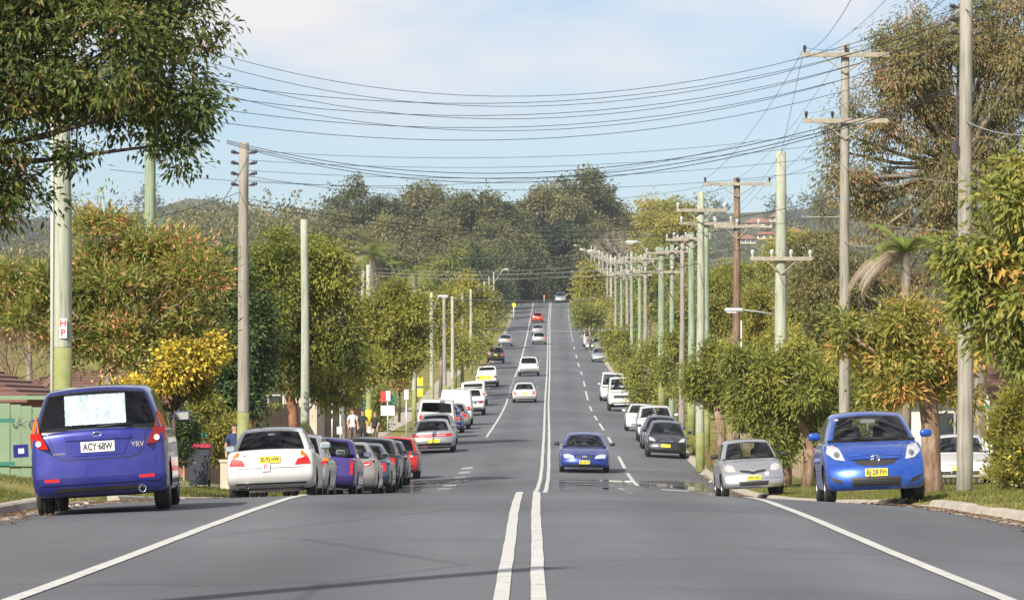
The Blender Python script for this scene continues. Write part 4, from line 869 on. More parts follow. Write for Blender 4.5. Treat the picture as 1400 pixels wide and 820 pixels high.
def pole(key, label, px, d, top, style='pole_grey', r=.15, lean=0.0, arms=(), algae=1.4, group='timber power poles', x=None, lampside=0, lampz=None, side_ins=0):
    p = at(px, CY, d); X = p.x if x is None else x; z0 = gz(X, d); zt = (CY - top) * d / F; h = zt - z0
    root = empty('power_pole', (X, d, z0)); tag(root, label, 'power pole', group)
    if not lean: lean = ((px * 37) % 11 - 5) * .0011
    mb = MB(); n = 7; k = max(.0, min(.5, algae / h)) if algae else 0
    zz = [-.3] + ([algae, algae + .02] if algae else []) + list(np.linspace(max(algae, 0) + .6, h, n)); 
    rr = [r * (1.12 - .30 * max(q, 0) / h) for q in zz]
    pts = [(lean * max(q, 0) + .01 * math.sin(q * .9 + px), .006 * math.sin(q * .7), q) for q in zz]
    mb.tube(pts[:2] if algae else pts[:1] + pts[1:], rr[:2] if algae else rr, 12, 1 if algae else 0)
    if algae: mb.tube(pts[1:], rr[1:], 12, 0)
    o = mb.build('pole_shaft', [M[style], M['algae']], root, True)
    P = dict(root=root, x=X, d=d, z0=z0, h=h, att=[], lean=lean)
    for (ay, half, nin, white) in arms:
        za = (CY - ay) * d / F - z0; xo = lean * za
        mb = MB(); mb.box((xo, -r - .05, za), (half * 2, .10, .12)); arm = mb.build('crossarm', M['arm'], root)
        mb = MB()
        for s_ in (-1, 1): mb.tube([(xo + s_ * half * .5, -r - .05, za - .06), (xo, -r - .02, za - .5)], .022, 5)
        mb.build('brace', M['arm'], root)
        for q in np.linspace(-half * .93, half * .93, nin):
            i = link('insulator', INSW if white else INS, root); i.location = (xo + q, -r - .05, za + .12)
            P['att'].append(Vector((X + xo + q, d - r - .05, z0 + za + .2)))
    for k in range(side_ins):
        for s_ in (-1, 1):
            i = link('insulator', INS, root); i.location = (lean * h + s_ * (r * .85 + .06), 0, h - .25 - k * .26); i.rotation_euler = (0, s_ * 1.3, 0)
            P['att'].append(Vector((X + lean * h + s_ * (r + .12), d, z0 + h - .25 - k * .26)))
    if lampside:
        za = (CY - lampz[0]) * d / F - z0; tx, ty = (lampz[1] - CX) * d / F - X, lampz[2]; zb = (CY - lampz[3]) * d / F - z0
        mb = MB(); mb.tube([(lampside * r, 0, zb), (tx * .5, ty * .5, zb + (za - zb) * .55), (tx * .92, ty, za), (tx, ty, za)], .03, 6); mb.build('lamp_arm', M['steel'], root, True)
        l = link('lamp_head', mesh_rbox('lamp_head', (.62, .24, .14), .06, M['steel'], 2), root); l.location = (tx + lampside * .22, ty, za)
        q = MB(); q.box((lampside * .08, 0, -.075), (.32, .18, .03)); q.build('lamp_lens', M['lampglass'], l)
    POLES[key] = P
    return P
G1 = 'power poles on the left side'; G2 = 'power poles on the right side'
A = pole('A', 'pale pole with H P sign and white conduit behind the purple blue hatchback', 86, 64, -8, 'pole_pale', .145, arms=((12, 1.0, 4, 0),), algae=(CY - 475) * 64 / F - gz(-7.15, 64), group=G1)
pole('B', 'pale green pole rising from the bottlebrush tree under the overhanging branches', 203, 90, 60, 'pole_green', .135, arms=((72, .95, 4, 0),), algae=1.2, group=G1)
pole('C', 'grey timber pole just behind the white sedan with side insulators', 332, 98, 195, 'pole_grey', .14, side_ins=4, algae=1.9, group=G1)
pole('D', 'bare pale pole in front of the reddish trunked tree on the left', 418, 118, 300, 'pole_pale', .125, algae=1.9, group=G1)
pole('E', 'leaning grey pole with insulator cluster behind the reddish trunked tree', 469, 168, 335, 'pole_grey', .13, lean=-.012, side_ins=2, algae=0, group=G1)
pole('F', 'pole with yellow warning band near the pedestrians', 504, 190, 362, 'pole_pale', .13, algae=2.2, group=G1)
pole('G', 'pale pole carrying the yellow and blue sign by the footpath', 566, 216, 398, 'pole_pale', .12, algae=2.0, group=G1)
pole('H', 'pale pole right of the yellow and blue sign', 590.5, 236, 400, 'pole_pale', .125, algae=2.0, group=G1, lampside=1, lampz=(405, 601, -.3, 425))
for k, (px, d, t) in enumerate(((608, 262, 405), (619, 288, 405), (632, 320, 400), (644, 360, 395), (654, 405, 388), (662, 450, 385), (669, 500, 378), (675, 555, 372), (681, 612, 366))):
    nm = ['first', 'second', 'third', 'fourth', 'fifth', 'sixth', 'seventh', 'eighth', 'ninth'][k]
    pole('I%d' % k, 'pale left side pole, %s beyond the street lamp pole among yellow green trees' % nm, px, d, t, 'pole_pale' if k % 2 else 'pole_grey', .13, algae=1.8, group=G1, lampside=1 if k == 6 else 0, lampz=(368, 690, -.5, 395) if k == 6 else None)
# the pole beside the camera position that throws the shadow over the foreground
pole('N', 'near pole out of frame whose shadow crosses the foreground road', 0, 16.6, -2600, 'pole_grey', .18, x=-7.35, algae=1.5, group=G1)
pole('P1', 'tall grey concrete coloured pole in front of the driveway on the right', 1319, 80, -25, 'pole_grey', .150, side_ins=4, algae=0, group=G2)
pole('P2', 'grey timber pole with two crossarms against the large gum tree', 1154, 110, 60, 'pole_grey', .14, arms=((76, 1.2, 3, 0), (166, 1.15, 4, 0)), algae=0, group=G2)
pole('P3', 'pale green pole with two crossarms rising behind the silver hatchback', 1068, 130, 207, 'pole_pale', .20, arms=((354, 1.0, 4, 1),), algae=1.2, group=G2, lampside=-1, lampz=(424, 1012, -.3, 430))
pole('P4', 'brown timber pole with long top crossarm right of the pale pole', 1006, 157, 243, 'pole_brown', .15, arms=((252, 1.35, 3, 0), (310, .9, 3, 1)), algae=0, group=G2)
pole('P5', 'pale pole left of the brown pole with small upper crossarm', 957, 152, 262, 'pole_pale', .155, lean=.004, arms=((288, .95, 2, 1),), algae=1.5, group=G2)
pole('P6', 'green pole just left of the brown timber pole', 966, 166, 300, 'pole_green', .14, arms=((306, 1.1, 4, 1),), algae=2.4, group=G2)
pole('P7', 'green treated pole with crossarm, second from the verge shrubs', 945, 200, 318, 'pole_green', .18, arms=((326, .95, 4, 1),), algae=1.9, group=G2)
pole('P8', 'grey pole with crossarm and diagonal street lamp arm', 932, 212, 322, 'pole_grey', .14, arms=((328, .9, 4, 1),), algae=0, group=G2, lampside=-1, lampz=(333, 868, -2.0, 424))
pole('P9', 'slim green pole left of the grey street lamp pole', 918, 240, 334, 'pole_green', .15, arms=((344, .95, 4, 1), (372, .8, 3, 1)), algae=0, group=G2)
pole('P10', 'stout green pole with mossy base behind the charcoal hatchback', 905, 246, 338, 'pole_green', .22, arms=((346, .95, 4, 1),), algae=3.6, group=G2)
FR = [(882, 290, 346, 'pole_grey'), (875, 300, 350, 'pole_green'), (864, 330, 344, 'pole_green'), (858, 350, 350, 'pole_grey'), (850, 385, 352, 'pole_green'), (842, 410, 350, 'pole_grey'), (836, 440, 348, 'pole_pale'), (830, 475, 346, 'pole_grey'), (824, 515, 344, 'pole_grey'), (819, 555, 342, 'pole_pale'), (813, 600, 338, 'pole_grey'), (808, 645, 336, 'pole_grey')]
for k, (px, d, t, st) in enumerate(FR):
    nm = ['first', 'second', 'third', 'fourth', 'fifth', 'sixth', 'seventh', 'eighth', 'ninth', 'tenth', 'eleventh', 'twelfth'][k]
    ht = sc(d); lamp = k in (3, 6, 9)
    pole('Q%d' % k, '%s crossarmed pole up the hill beyond the stout green pole' % nm, px, d, t, st, .15, arms=((t + 8, 1.1, 4, 1), (t + 26, .9, 3, 1)), algae=0, group=G2, lampside=-1 if lamp else 0, lampz=(t - 6, px - 3.0 * ht, -2.0, t + 40) if lamp else None)
# conduit and sign on pole A
a0 = A['root']
mb = MB(); mb.tube([(-.172, -.06, .1), (-.158, -.06, A['h'] - .3)], .026, 8); mb.build('conduit', M['white'], a0, True)
zs_ = (CY - 449) * 64 / F - A['z0']; mb = MB(); mb.box((.02, -.165, zs_), (.12, .012, .31)); q = mb.build('pole_sign', M['plate_w'], a0)
for c, z in (('H', zs_ + .075), ('P', zs_ - .075)):
    k = link('lettering', text_mesh(c, .15, M['redink'], .003, bold=.003), q); k.location = (.02, -.173, z); k.rotation_euler = (math.pi / 2, 0, 0)
def wire(p, q, sag, label, r=.013, m='wire', group='power wires', n=24):
    p, q = Vector(p), Vector(q); pts = []
    for i in range(n + 1):
        t = i / n; v = p.lerp(q, t); v.z -= 4 * sag * t * (1 - t); pts.append(v)
    c = pts[0].copy(); mb = MB(); mb.tube([v - c for v in pts], r * .55, 5); o = mb.build('overhead_wire', M[m], None, True); o.location = c
    return tag(o, label, 'wire', group)
ORD = ['first', 'second', 'third', 'fourth', 'fifth', 'sixth', 'seventh', 'eighth']
for k, (y0, y1, sg) in enumerate(((42, 10, 1.62), (58, 24, 1.60), (78, 40, 1.58), (98, 56, 1.55))):
    wire(at(203, y0, 90), at(1311, y1, 80), sg, 'black wire sagging over the road from overhanging tree, %s from top' % ORD[k], .012, group='wires crossing high over the road')
for k, (y0, y1, sg) in enumerate(((76, 26, 1.18), (93, 42, 1.18), (110, 58, 1.18), (128, 74, 1.18))):
    wire(at(84, y0, 64), at(1311, y1, 80), sg, 'thin shallow wire crossing the sky to the tall right pole, %s from top' % ORD[k], .010, group='wires crossing high over the road')
for k, (y0, y1, sg) in enumerate(((192, 118, 1.22), (194, 121, 1.30), (196, 123, 1.36))):
    wire(at(310, y0, 97), at(1309, y1, 80), sg, 'thick cable of the dark bundle crossing to the tall right pole, %s strand' % ORD[k], .016, group='dark cable bundle over the road')
for k, (y0, y1, sg) in enumerate(((206, 178, .42), (219, 194, .40), (233, 212, .38), (246, 230, .40))):
    wire(at(338, y0, 98), at(1152, y1, 110), sg, 'nearly level wire from grey left pole to gum tree pole, %s from top' % ORD[k], .010, group='level wires from the grey pole')
for k, (x0, y0, d0, x1, y1, d1, sg) in enumerate(((418, 306, 118, 1006, 252, 157, .8), (334, 240, 98, 985, 250, 157, .7), (504, 366, 190, 1068, 330, 130, .5), (590, 402, 236, 957, 292, 152, .9), (418, 318, 118, 966, 306, 166, .7), (469, 340, 168, 945, 330, 200, .6), (504, 395, 190, 932, 360, 212, .5), (1154, 205, 110, 1006, 246, 157, .3))):
    wire(at(x0, y0, d0), at(x1, y1, d1), sg, '%s fine wire slanting over the middle of the street to the right poles' % ORD[k], .012, 'wireg' if k % 3 == 2 else 'wire', 'fine wires over the middle of the street')
for k, (x0, y0, x1, y1, sg) in enumerate(((1120, 166, 1150, 205, .35), (1175, 166, 1158, 225, .4), (1060, 360, 1085, 395, .3), (1040, 354, 1062, 400, .5), (1140, 175, 1096, 215, .3), (1195, 80, 1160, 120, .3))):
    wire(at(x0, y0, 109.6 if x0 > 1100 else 129.6), at(x1, y1, 109.8 if x0 > 1100 else 129.8), sg, '%s looped jumper wire hanging at the right pole crossarms' % ORD[k], .012, 'wire', 'jumper loops on crossarms', 10)
wire(at(150, 232, 95), at(1040, 190, 140), .9, 'faint wire passing behind the grey left pole', .011)
wire(at(340, 272, 98), at(1150, 268, 110), .9, 'dark service cable from the grey left pole low over the treetops', .015)
wire(at(340, 279, 98), at(1150, 292, 110), .75, 'second dark service cable under the first over the treetops', .011)
wire(at(425, 325, 118), at(957, 360, 152), .85, 'black service cable from the bare pale pole across the road', .02)
wire(at(505, 372, 190), at(1006, 352, 157), .35, 'pale green wire level across the road above the far hill', .017, 'wireg'); wire(at(505, 376, 190), at(1006, 358, 157), .4, 'second pale green wire just below the level one', .017, 'wireg')
for k, (x0, y0, d0, x1, y1, d1, sg) in enumerate(((566, 405, 216, 945, 392, 200, .5), (590, 405, 236, 918, 400, 240, .5), (566, 440, 216, 932, 440, 212, .45), (619, 408, 288, 882, 402, 290, .3), (644, 400, 360, 850, 395, 385, .3), (590, 445, 236, 905, 448, 246, .2), (654, 392, 405, 842, 385, 410, .4))):
    wire(at(x0, y0, d0), at(x1, y1, d1), sg, '%s thin wire crossing low over the road on the far slope' % ORD[k], .016, 'wireg' if k in (3, 5) else 'wire', 'wires crossing the far road')
wire(at(340, 215, 98), at(265, 330, 85), .1, 'stay wire from grey left pole down behind the bottlebrush', .016); wire(at(330, 262, 98), at(200, 300, 90), .05, 'short cable between grey pole and green pole', .014)
wire(at(1319, 12, 80), at(1470, 95, 70), .1, 'black cable running right from top of the tall pole', .018); wire(at(1319, 165, 80), at(1470, 168, 72), .25, 'grey service cable running right from the tall pole', .02, 'wireg')
wire(at(1154, 330, 110), at(1290, 240, 95), .7, 'grey looping service cable between gum tree pole and the right', .022, 'wireg'); wire(at(1154, 302, 110), at(1420, 318, 96), .1, 'pale pair of wires running right from gum tree pole', .012, 'wireg')
wire(at(1154, 296, 110), at(1096, 296, 110), .02, 'grey lamp bracket cable left of gum tree pole', .03, 'wireg'); wire(at(1090, 215, 130), at(1312, 250, 80), .08, 'pale wire from green pole top to the tall pole', .011, 'wireg')
wire(at(1098, 72, 110), at(1068, 210, 130), .05, 'steep wire dropping from crossarm to green pole top', .012); wire(at(1100, 72, 110), at(1180, -30, 60), .25, 'loose wire curving up from the crossarm end', .011)
wire(at(1085, 82, 110), at(1230, -20, 70), .3, 'second loose wire curving up past the crossarm', .009); wire(at(1200, 75, 110), at(1290, -10, 84), .3, 'black jumper wire curving up to the tall pole', .011)
# spans along the kerb
def spans(keys, tagname, grp, cap=4, r=.012, sag=.45):
    for a, b in zip(keys[:-1], keys[1:]):
        pa, pb = POLES[a]['att'], POLES[b]['att']
        if not pa or not pb: continue
        n = min(cap, len(pa), len(pb))
        for i in range(n):
            wire(pa[i], pb[i], sag, 'wire along the %s between %s, %s strand' % (tagname, a_(a, b), ORD[i]), r, 'wireg' if i % 2 else 'wire', grp, 12)
def a_(a, b): return {'P1P2': 'the tall pole and gum tree pole', 'P2P4': 'gum tree pole and brown pole', 'P4P7': 'brown pole and green pole', 'P3P5': 'green crossarm pole and pale pole', 'P5P6': 'pale pole and its green neighbour', 'P7P9': 'stout and slim green poles', 'P8P10': 'grey lamp pole and stout green pole'}.get(a + b, 'the %s and %s hill poles' % (FRN.get(a), FRN.get(b)))
FRN = {'Q%d' % k: q for k, q in enumerate(('first', 'second', 'third', 'fourth', 'fifth', 'sixth', 'seventh', 'eighth', 'ninth', 'tenth', 'eleventh', 'twelfth'))}; FRN['P9'] = 'slim green'
spans(['P1', 'P2', 'P4', 'P7', 'P9'], 'right kerb', 'wires along the right kerb'); spans(['P3', 'P5'], 'right kerb', 'wires along the right kerb'); spans(['P8', 'P10'], 'right kerb', 'wires along the right kerb')
spans(['P9', 'Q1', 'Q3', 'Q5', 'Q7', 'Q9', 'Q11'], 'right kerb', 'wires up the hill', 3, .018, .5); spans(['Q0', 'Q2', 'Q4', 'Q6', 'Q8', 'Q10'], 'right kerb', 'wires up the hill', 3, .018, .5)

# ------------------------------------------------------------------ trees
M['bark_grey'] = wood_mat('grey_bark', (0.19, 0.16, 0.13), (0.36, 0.31, 0.26), 1.2, 4.0, .8)
M['bark_red'] = wood_mat('reddish_bark', (0.22, 0.1, 0.06), (0.4, 0.22, 0.13), 1.2, 4.0, .8)
M['bark_orange'] = wood_mat('orange_bark', (0.23, 0.145, 0.10), (0.43, 0.34, 0.27), 1.2, 4.0, .8)
M['bark_dark'] = wood_mat('dark_bark', (0.07, 0.055, 0.045), (0.14, 0.11, 0.09), 1.2, 4.0, .8)
M['bark_white'] = mat('pale_gum_bark', (.50, .45, .38), .85, col2=(.62, .57, .50), vscale=3)
LM = {
 'box': leaf_mat('brush_box_leaf', [(0, (.030, .045, .012)), (.5, (.056, .078, .016)), (.85, (.105, .115, .022)), (1, (.15, .085, .035))], gain=1.9),
 'bottle': leaf_mat('bottlebrush_leaf', [(0, (.060, .075, .014)), (.5, (.115, .125, .022)), (.72, (.17, .16, .035)), (.80, (.26, .13, .06)), (1, (.34, .17, .085))]),
 'wattle': leaf_mat('wattle_bloom', [(0, (.07, .085, .015)), (.42, (.12, .12, .02)), (.55, (.13, .12, .02)), (.6, (.50, .36, .03)), (1, (.62, .46, .06))], gain=1.45),
 'dark': leaf_mat('dark_conifer_leaf', [(0, (.012, .024, .008)), (.6, (.026, .045, .012)), (1, (.055, .075, .018))], .15),
 'street': leaf_mat('street_tree_leaf', [(0, (.050, .065, .012)), (.5, (.105, .115, .018)), (1, (.185, .165, .028))]),
 'yellowg': leaf_mat('yellow_green_leaf', [(0, (.075, .080, .012)), (.5, (.135, .138, .022)), (1, (.235, .185, .030))]),
 'gum': leaf_mat('gum_leaf', [(0, (.052, .058, .022)), (.5, (.108, .103, .038)), (.8, (.16, .124, .055)), (1, (.23, .115, .07))], gain=2.25),
 'bggum': leaf_mat('distant_gum_leaf', [(0, (.036, .044, .019)), (.5, (.078, .082, .032)), (1, (.140, .122, .05))], gain=2.2),
 'pine': leaf_mat('distant_dark_leaf', [(0, (.020, .030, .016)), (.6, (.038, .050, .022)), (1, (.07, .075, .03))]),
 'mango': leaf_mat('broad_bright_leaf', [(0, (.045, .060, .014)), (.5, (.100, .112, .020)), (.85, (.18, .16, .03)), (1, (.28, .15, .04))]),
 'gold': leaf_mat('golden_cypress_leaf', [(0, (.07, .075, .014)), (.6, (.135, .125, .020)), (1, (.23, .19, .03))]),
 'palm': leaf_mat('palm_leaf', [(0, (.05, .075, .015)), (1, (.13, .15, .025))]), 'deadpalm': leaf_mat('dead_palm_leaf', [(0, (.20, .145, .095)), (1, (.38, .30, .21))], .15, gain=1.0),
}
def unit(a): return a / np.maximum(np.linalg.norm(a, axis=1, keepdims=True), 1e-6)
def leaf_cloud(lobes, n, Ln, wd, per=26, cr=.5, droop=.3, origin=None, ruin=.18, sq=.75, name='crown', m=None, huemid=.5, huesd=.17, outer=.42):
    """lobes: list of (centre, radii); leaves grouped in tufts over the outer part of every lobe"""
    wts = np.array([r[0] * r[2] + r[0] * r[1] for c, r in lobes]); wts /= wts.sum()
    per = int(per * 1.5); cr = cr * .92
    nc = max(8, int(1.35 * n / per)); pick = rng.choice(len(lobes), nc, p=wts)
    Cc = np.array([c for c, r in lobes]); Rr = np.array([r for c, r in lobes])
    dr = unit(rng.standard_normal((nc, 3)))
    lump = 1 + ruin * (np.sin(dr[:, 0] * 5.1 + pick) + np.sin(dr[:, 2] * 6.3 + 2 * pick) + np.sin(dr[:, 1] * 4.7))
    rad = rng.random(nc) ** outer * np.clip(lump, .55, 1.35)
    p = Cc[pick] + dr * Rr[pick] * rad[:, None]
    ph = p / Rr.mean(1)[pick][:, None] * 4.2          # hollows between the leafy boughs
    g_ = np.sin(ph[:, 0] + 1.7 * pick) + np.sin(ph[:, 1] * 1.1 + pick) + np.sin(ph[:, 2] * 1.4 - 2.3 * pick)
    keep = g_ > -.55
    if keep.sum() > 6: p, dr, pick = p[keep], dr[keep], pick[keep]; nc = len(p)
    lobe_h = .11 * rng.standard_normal(len(lobes))
    chue = huemid + lobe_h[pick] + huesd * .8 * rng.standard_normal(nc)
    ci = np.repeat(np.arange(nc), per); N = len(ci)
    sp_ = rng.standard_normal((N, 3)) * cr * (.38 + .95 * rng.random((nc, 1)))[ci] * np.array([1, 1, sq])
    pos = p[ci] + sp_
    d = unit(.55 * dr[ci] + .9 * unit(sp_ + 1e-6) + .55 * rng.standard_normal((N, 3)) + np.array([0, 0, -droop]))
    L_ = Ln * (.45 + .9 * rng.random(N)); w_ = wd * (.7 + .5 * rng.random(N))
    nt = unit(.75 * dr[ci] + .5 * unit(sp_ + 1e-6) + np.array([0, 0, .55]) + .55 * rng.standard_normal((N, 3)))   # blades turn their faces out and up to the light
    s_ = unit(np.cross(d, nt)); u_ = np.cross(s_, d)
    if origin is not None: pos = pos - np.array(origin)
    co = np.empty((N, 4, 3)); mid = pos + d * (L_ * .45)[:, None]
    co[:, 0] = pos; co[:, 2] = pos + d * L_[:, None] - np.array([0, 0, 1]) * (L_ * .18 * droop)[:, None]
    co[:, 1] = mid + s_ * (w_ * .5)[:, None] + u_ * (w_ * .16)[:, None]; co[:, 3] = mid - s_ * (w_ * .5)[:, None] + u_ * (w_ * .16)[:, None]
    b = np.arange(N)[:, None] * 4; tr = np.concatenate([b + np.array([[0, 1, 2]]), b + np.array([[0, 2, 3]])], 1).reshape(-1, 3)
    hue = np.repeat(np.clip(chue[ci] + huesd * .7 * rng.standard_normal(N), 0, 1), 4)
    return np_mesh(name, co.reshape(-1, 3), tr, [m], hue), p
def puff(px, py, rx, ry, k=7, f=.42, dd=0.0, seed=0, depth=None):
    """k sub-lobes filling an ellipse given in picture pixels at the tree's own distance"""
    r_ = np.random.default_rng(seed + int(px * 7 + py * 13)); out = []
    for i in range(k):
        g = 2 * math.pi * (i + r_.random() * .7) / k; q = .62 * (1 if i else 0) + .15 * r_.standard_normal()
        out.append((px + rx * q * math.cos(g), py + ry * q * math.sin(g), rx * f * (.8 + .5 * r_.random()), ry * f * (.8 + .5 * r_.random()), dd + (depth if depth is not None else rx * .6) * (r_.random() * 2 - 1)))
    return out
def tree(name, label, cat, d, lobes, leaf, Lpx, wpx, bark='bark_grey', trunk=None, n=None, cov=3.6, per=26, crp=None, droop=.3, group=None, limbs=True, ruin=.18, huemid=.5, huesd=.17, base=None, outer=.42, leafm=None, twig=6, sq=.75):
    """lobes in pixels (px, py, rx, ry, depth px); trunk [(px, py, radius px), ...] from the foot up"""
    s = sc(d); L3 = []
    for q in lobes:
        c = at(q[0], q[1], d); dz = q[4] / s if len(q) > 4 else 0
        L3.append(((c.x, d + dz, c.z), (q[2] / s, max(q[2], q[3]) * .9 / s, q[3] / s)))
    if trunk is None:
        bx = sum(q[0] for q in lobes) / len(lobes); 
        top = min(lobes, key=lambda q: abs(q[0] - bx) + .3 * abs(q[1]))
        cyy = sum(q[1] for q in lobes) / len(lobes); bz = gz((bx - CX) / s, d); by = CY - bz * s
        w = max(2.0, .028 * (by - cyy)); trunk = [(bx, by, w), (bx + w * .4, by * .55 + cyy * .45, w * .8), (bx, cyy, w * .5)]
    X0 = (trunk[0][0] - CX) / s; z0 = gz(X0, d); org = Vector((X0, d, z0))
    root = empty(name, org); tag(root, label, cat, group)
    mb = MB(); tp = [at(q[0], q[1], d) - org for q in trunk]; tp[0].z = -.15
    mb.tube(tp, [q[2] / s for q in trunk], 9)
    A_ = sum(math.pi * q[2] * q[3] for q in lobes)
    N = n or int(min(70000, cov * A_ * .55 / (.5 * Lpx * wpx)))
    me, clumps = leaf_cloud(L3, N, Lpx / s, wpx / s, per, (crp or 3.2 * Lpx ** .5 * 2.0) / s, droop, org, ruin, sq, 'crown', LM[leaf], huemid, huesd, outer)
    if limbs:
        fork = tp[-1]; rt = trunk[-1][2] / s
        for (c, r) in L3:
            e = Vector(c) - org; m_ = fork.lerp(e, .5) + Vector((0, 0, -.06 * (e - fork).length))
            mb.tube([fork - Vector((0, 0, rt)), m_, e], [rt * .62, rt * .42, rt * .2], 6)
        ctr = [Vector(c) - org for c, r in L3]
        for i in rng.choice(len(clumps), min(len(clumps), twig * len(L3)), replace=False):
            p = Vector(clumps[i]) - org; c = min(ctr, key=lambda q: (q - p).length)
            mb.tube([c, c.lerp(p, .6) + Vector((0, 0, .05 * (p - c).length)), p], [rt * .16, rt * .1, rt * .03], 4)
    mb.build('trunk', M[bark], root, True)
    link('crown', me, root)
    return root
# --- left foreground: branches reaching in from a tree whose trunk stands left of the frame
T1 = [(-150, 40, 150, 150, -60), (-40, 60, 120, 115, 40), (60, 50, 110, 100, 0), (160, 70, 100, 90, -60), (232, 40, 70, 70, 30), (255, 130, 52, 58, -20), (240, 195, 42, 42, 10), (185, 145, 80, 52, 50), (90, 125, 90, 55, 60), (0, 165, 75, 68, -30), (20, 250, 52, 48, 20), (-40, 260, 70, 60, 0),
      (40, -60, 130, 90, 0), (170, -60, 120, 90, 40), (250, -60, 60, 80, 0), (-10, 295, 26, 24, 0), (105, 215, 34, 22, 0)]
tree('brush_box_tree', 'large dark green broad leaved tree overhanging the top left corner', 'tree', 53, T1, 'box', 11.8, 4.8, 'bark_dark', trunk=[(-190, 690, 28), (-185, 480, 24), (-175, 300, 20), (-150, 200, 9)], n=60000, per=13, crp=14, droop=.5, twig=9, huemid=.46, huesd=.26)
# --- left middle
tree('bottlebrush_tree', 'bottlebrush tree with orange brown dead flowers behind the purple blue hatchback', 'tree', 77, puff(185, 395, 125, 112, 11, .36) + puff(62, 412, 72, 58, 7, .38) + puff(255, 420, 55, 80, 5, .4), 'bottle', 10.5, 2.9, 'bark_grey', trunk=[(150, 640, 7), (140, 560, 6), (158, 470, 5)], n=46000, per=20, crp=11, droop=-.15, huemid=.42, huesd=.27, outer=.5)
tree('wattle_bush', 'yellow flowering wattle bush left of the wheelie bin', 'bush', 75.5, puff(252, 505, 48, 40, 9, .34) + puff(200, 535, 46, 24, 5, .36) + [(288, 482, 18, 22, 0)], 'wattle', 6.0, 4.2, 'bark_dark', trunk=[(236, 650, 4), (238, 560, 3)], n=24000, per=26, crp=8, huemid=.62, huesd=.25)
def bare_tree(name, label, px, py_top, d, spread, bark, seed, depth=6):
    r_ = random.Random(seed); s = sc(d); X0 = (px - CX) / s; z0 = gz(X0, d); root = empty(name, (X0, d, z0)); tag(root, label, 'tree', 'bare winter trees')
    H_ = (CY - py_top) / s - z0; mb = MB(); tw = MB()
    def grow(p, v, ln, r, k):
        q = p + v * ln; m_ = p.lerp(q, .5) + Vector((r_.gauss(0, .05), r_.gauss(0, .05), 0)) * ln
        (mb if k < 3 else tw).tube([p, m_, q], [r, r * .85, r * .66], 5 if k < 2 else 3, cap=False)
        if k >= depth: return
        for i in range(3 if k else 4):
            w = (v + Vector((r_.gauss(0, spread), r_.gauss(0, spread), r_.gauss(.1, .25)))).normalized()
            grow(p.lerp(q, r_.uniform(.6, 1)), w, ln * r_.uniform(.6, .8), r * .58, k + 1)
    grow(Vector((0, 0, -.2)), Vector((0, 0, 1)), H_ * .3, H_ * .014, 0)
    mb.build('trunk', M[bark], root, True); tw.build('twigs', M[bark], root); return root
M['twig_red'] = mat('reddish_twigs', (.16, .09, .07), .95, col2=(.24, .15, .12), vscale=2); M['twig_grey'] = mat('grey_twigs', (.30, .25, .22), .95, col2=(.40, .34, .30), vscale=2)
bare_tree('bare_tree', 'leafless reddish twiggy tree behind the bottlebrush at the left edge', 40, 300, 118, .55, 'twig_red', 3, 7)
bare_tree('bare_tree', 'leafless reddish tree behind the green pole top', 255, 245, 150, .6, 'twig_red', 5, 7); bare_tree('bare_tree', 'leafless tree between green pole and grey pole', 310, 250, 160, .6, 'twig_red', 9, 7)
bare_tree('bare_tree', 'slim bare orange trunked sapling beside the green fence', 45, 470, 73, .45, 'bark_orange', 11, 3)
tree('gum_tree', 'brownish tree behind the brown roof at the left edge', 'tree', 150, puff(15, 415, 60, 62, 9, .34) + puff(90, 440, 40, 50, 5, .36), 'gum', 5.5, 2.2, 'bark_grey', n=16000, per=20, crp=9, droop=.5, huemid=.6)
tree('pine_tree', 'very dark dense evergreen behind the grey left pole', 'tree', 112, puff(310, 460, 62, 110, 12, .36) + puff(285, 540, 40, 40, 4, .45) + puff(350, 500, 40, 70, 5, .4), 'dark', 7, 3.2, 'bark_dark', n=42000, per=24, crp=9, huemid=.45)
tree('street_tree', 'tall bright green tree above the dark evergreen behind the grey pole', 'tree', 124, puff(360, 390, 55, 75, 9, .4) + puff(310, 385, 45, 50, 5, .4), 'street', 6.5, 3, 'bark_red', n=26000, per=22, crp=9)
tree('street_tree', 'large green tree with leaning reddish trunk behind the bare pale pole', 'tree', 130, puff(425, 420, 72, 98, 13, .34) + puff(440, 510, 52, 45, 6, .4) + puff(380, 470, 40, 60, 4, .4), 'street', 7, 3.1, 'bark_red', trunk=[(408, 668, 8), (400, 560, 7), (385, 490, 6), (405, 440, 5)], n=46000, per=20, crp=10, droop=.5, huemid=.36)
tree('street_tree', 'round yellow green tree over the pedestrians', 'tree', 181, puff(538, 440, 58, 50, 12, .36) + puff(505, 470, 42, 48, 6, .4) + puff(545, 490, 45, 28, 5, .4), 'yellowg', 5.2, 2.6, 'bark_red', trunk=[(478, 640, 5), (480, 570, 4.5), (500, 510, 4)], n=44000, per=20, crp=8, droop=.4, huemid=.44)
tree('street_tree', 'lower olive tree under the round yellow green tree', 'tree', 170, puff(470, 510, 42, 38, 7, .4), 'street', 5.5, 2.6, 'bark_dark', n=15000, per=20, crp=8)
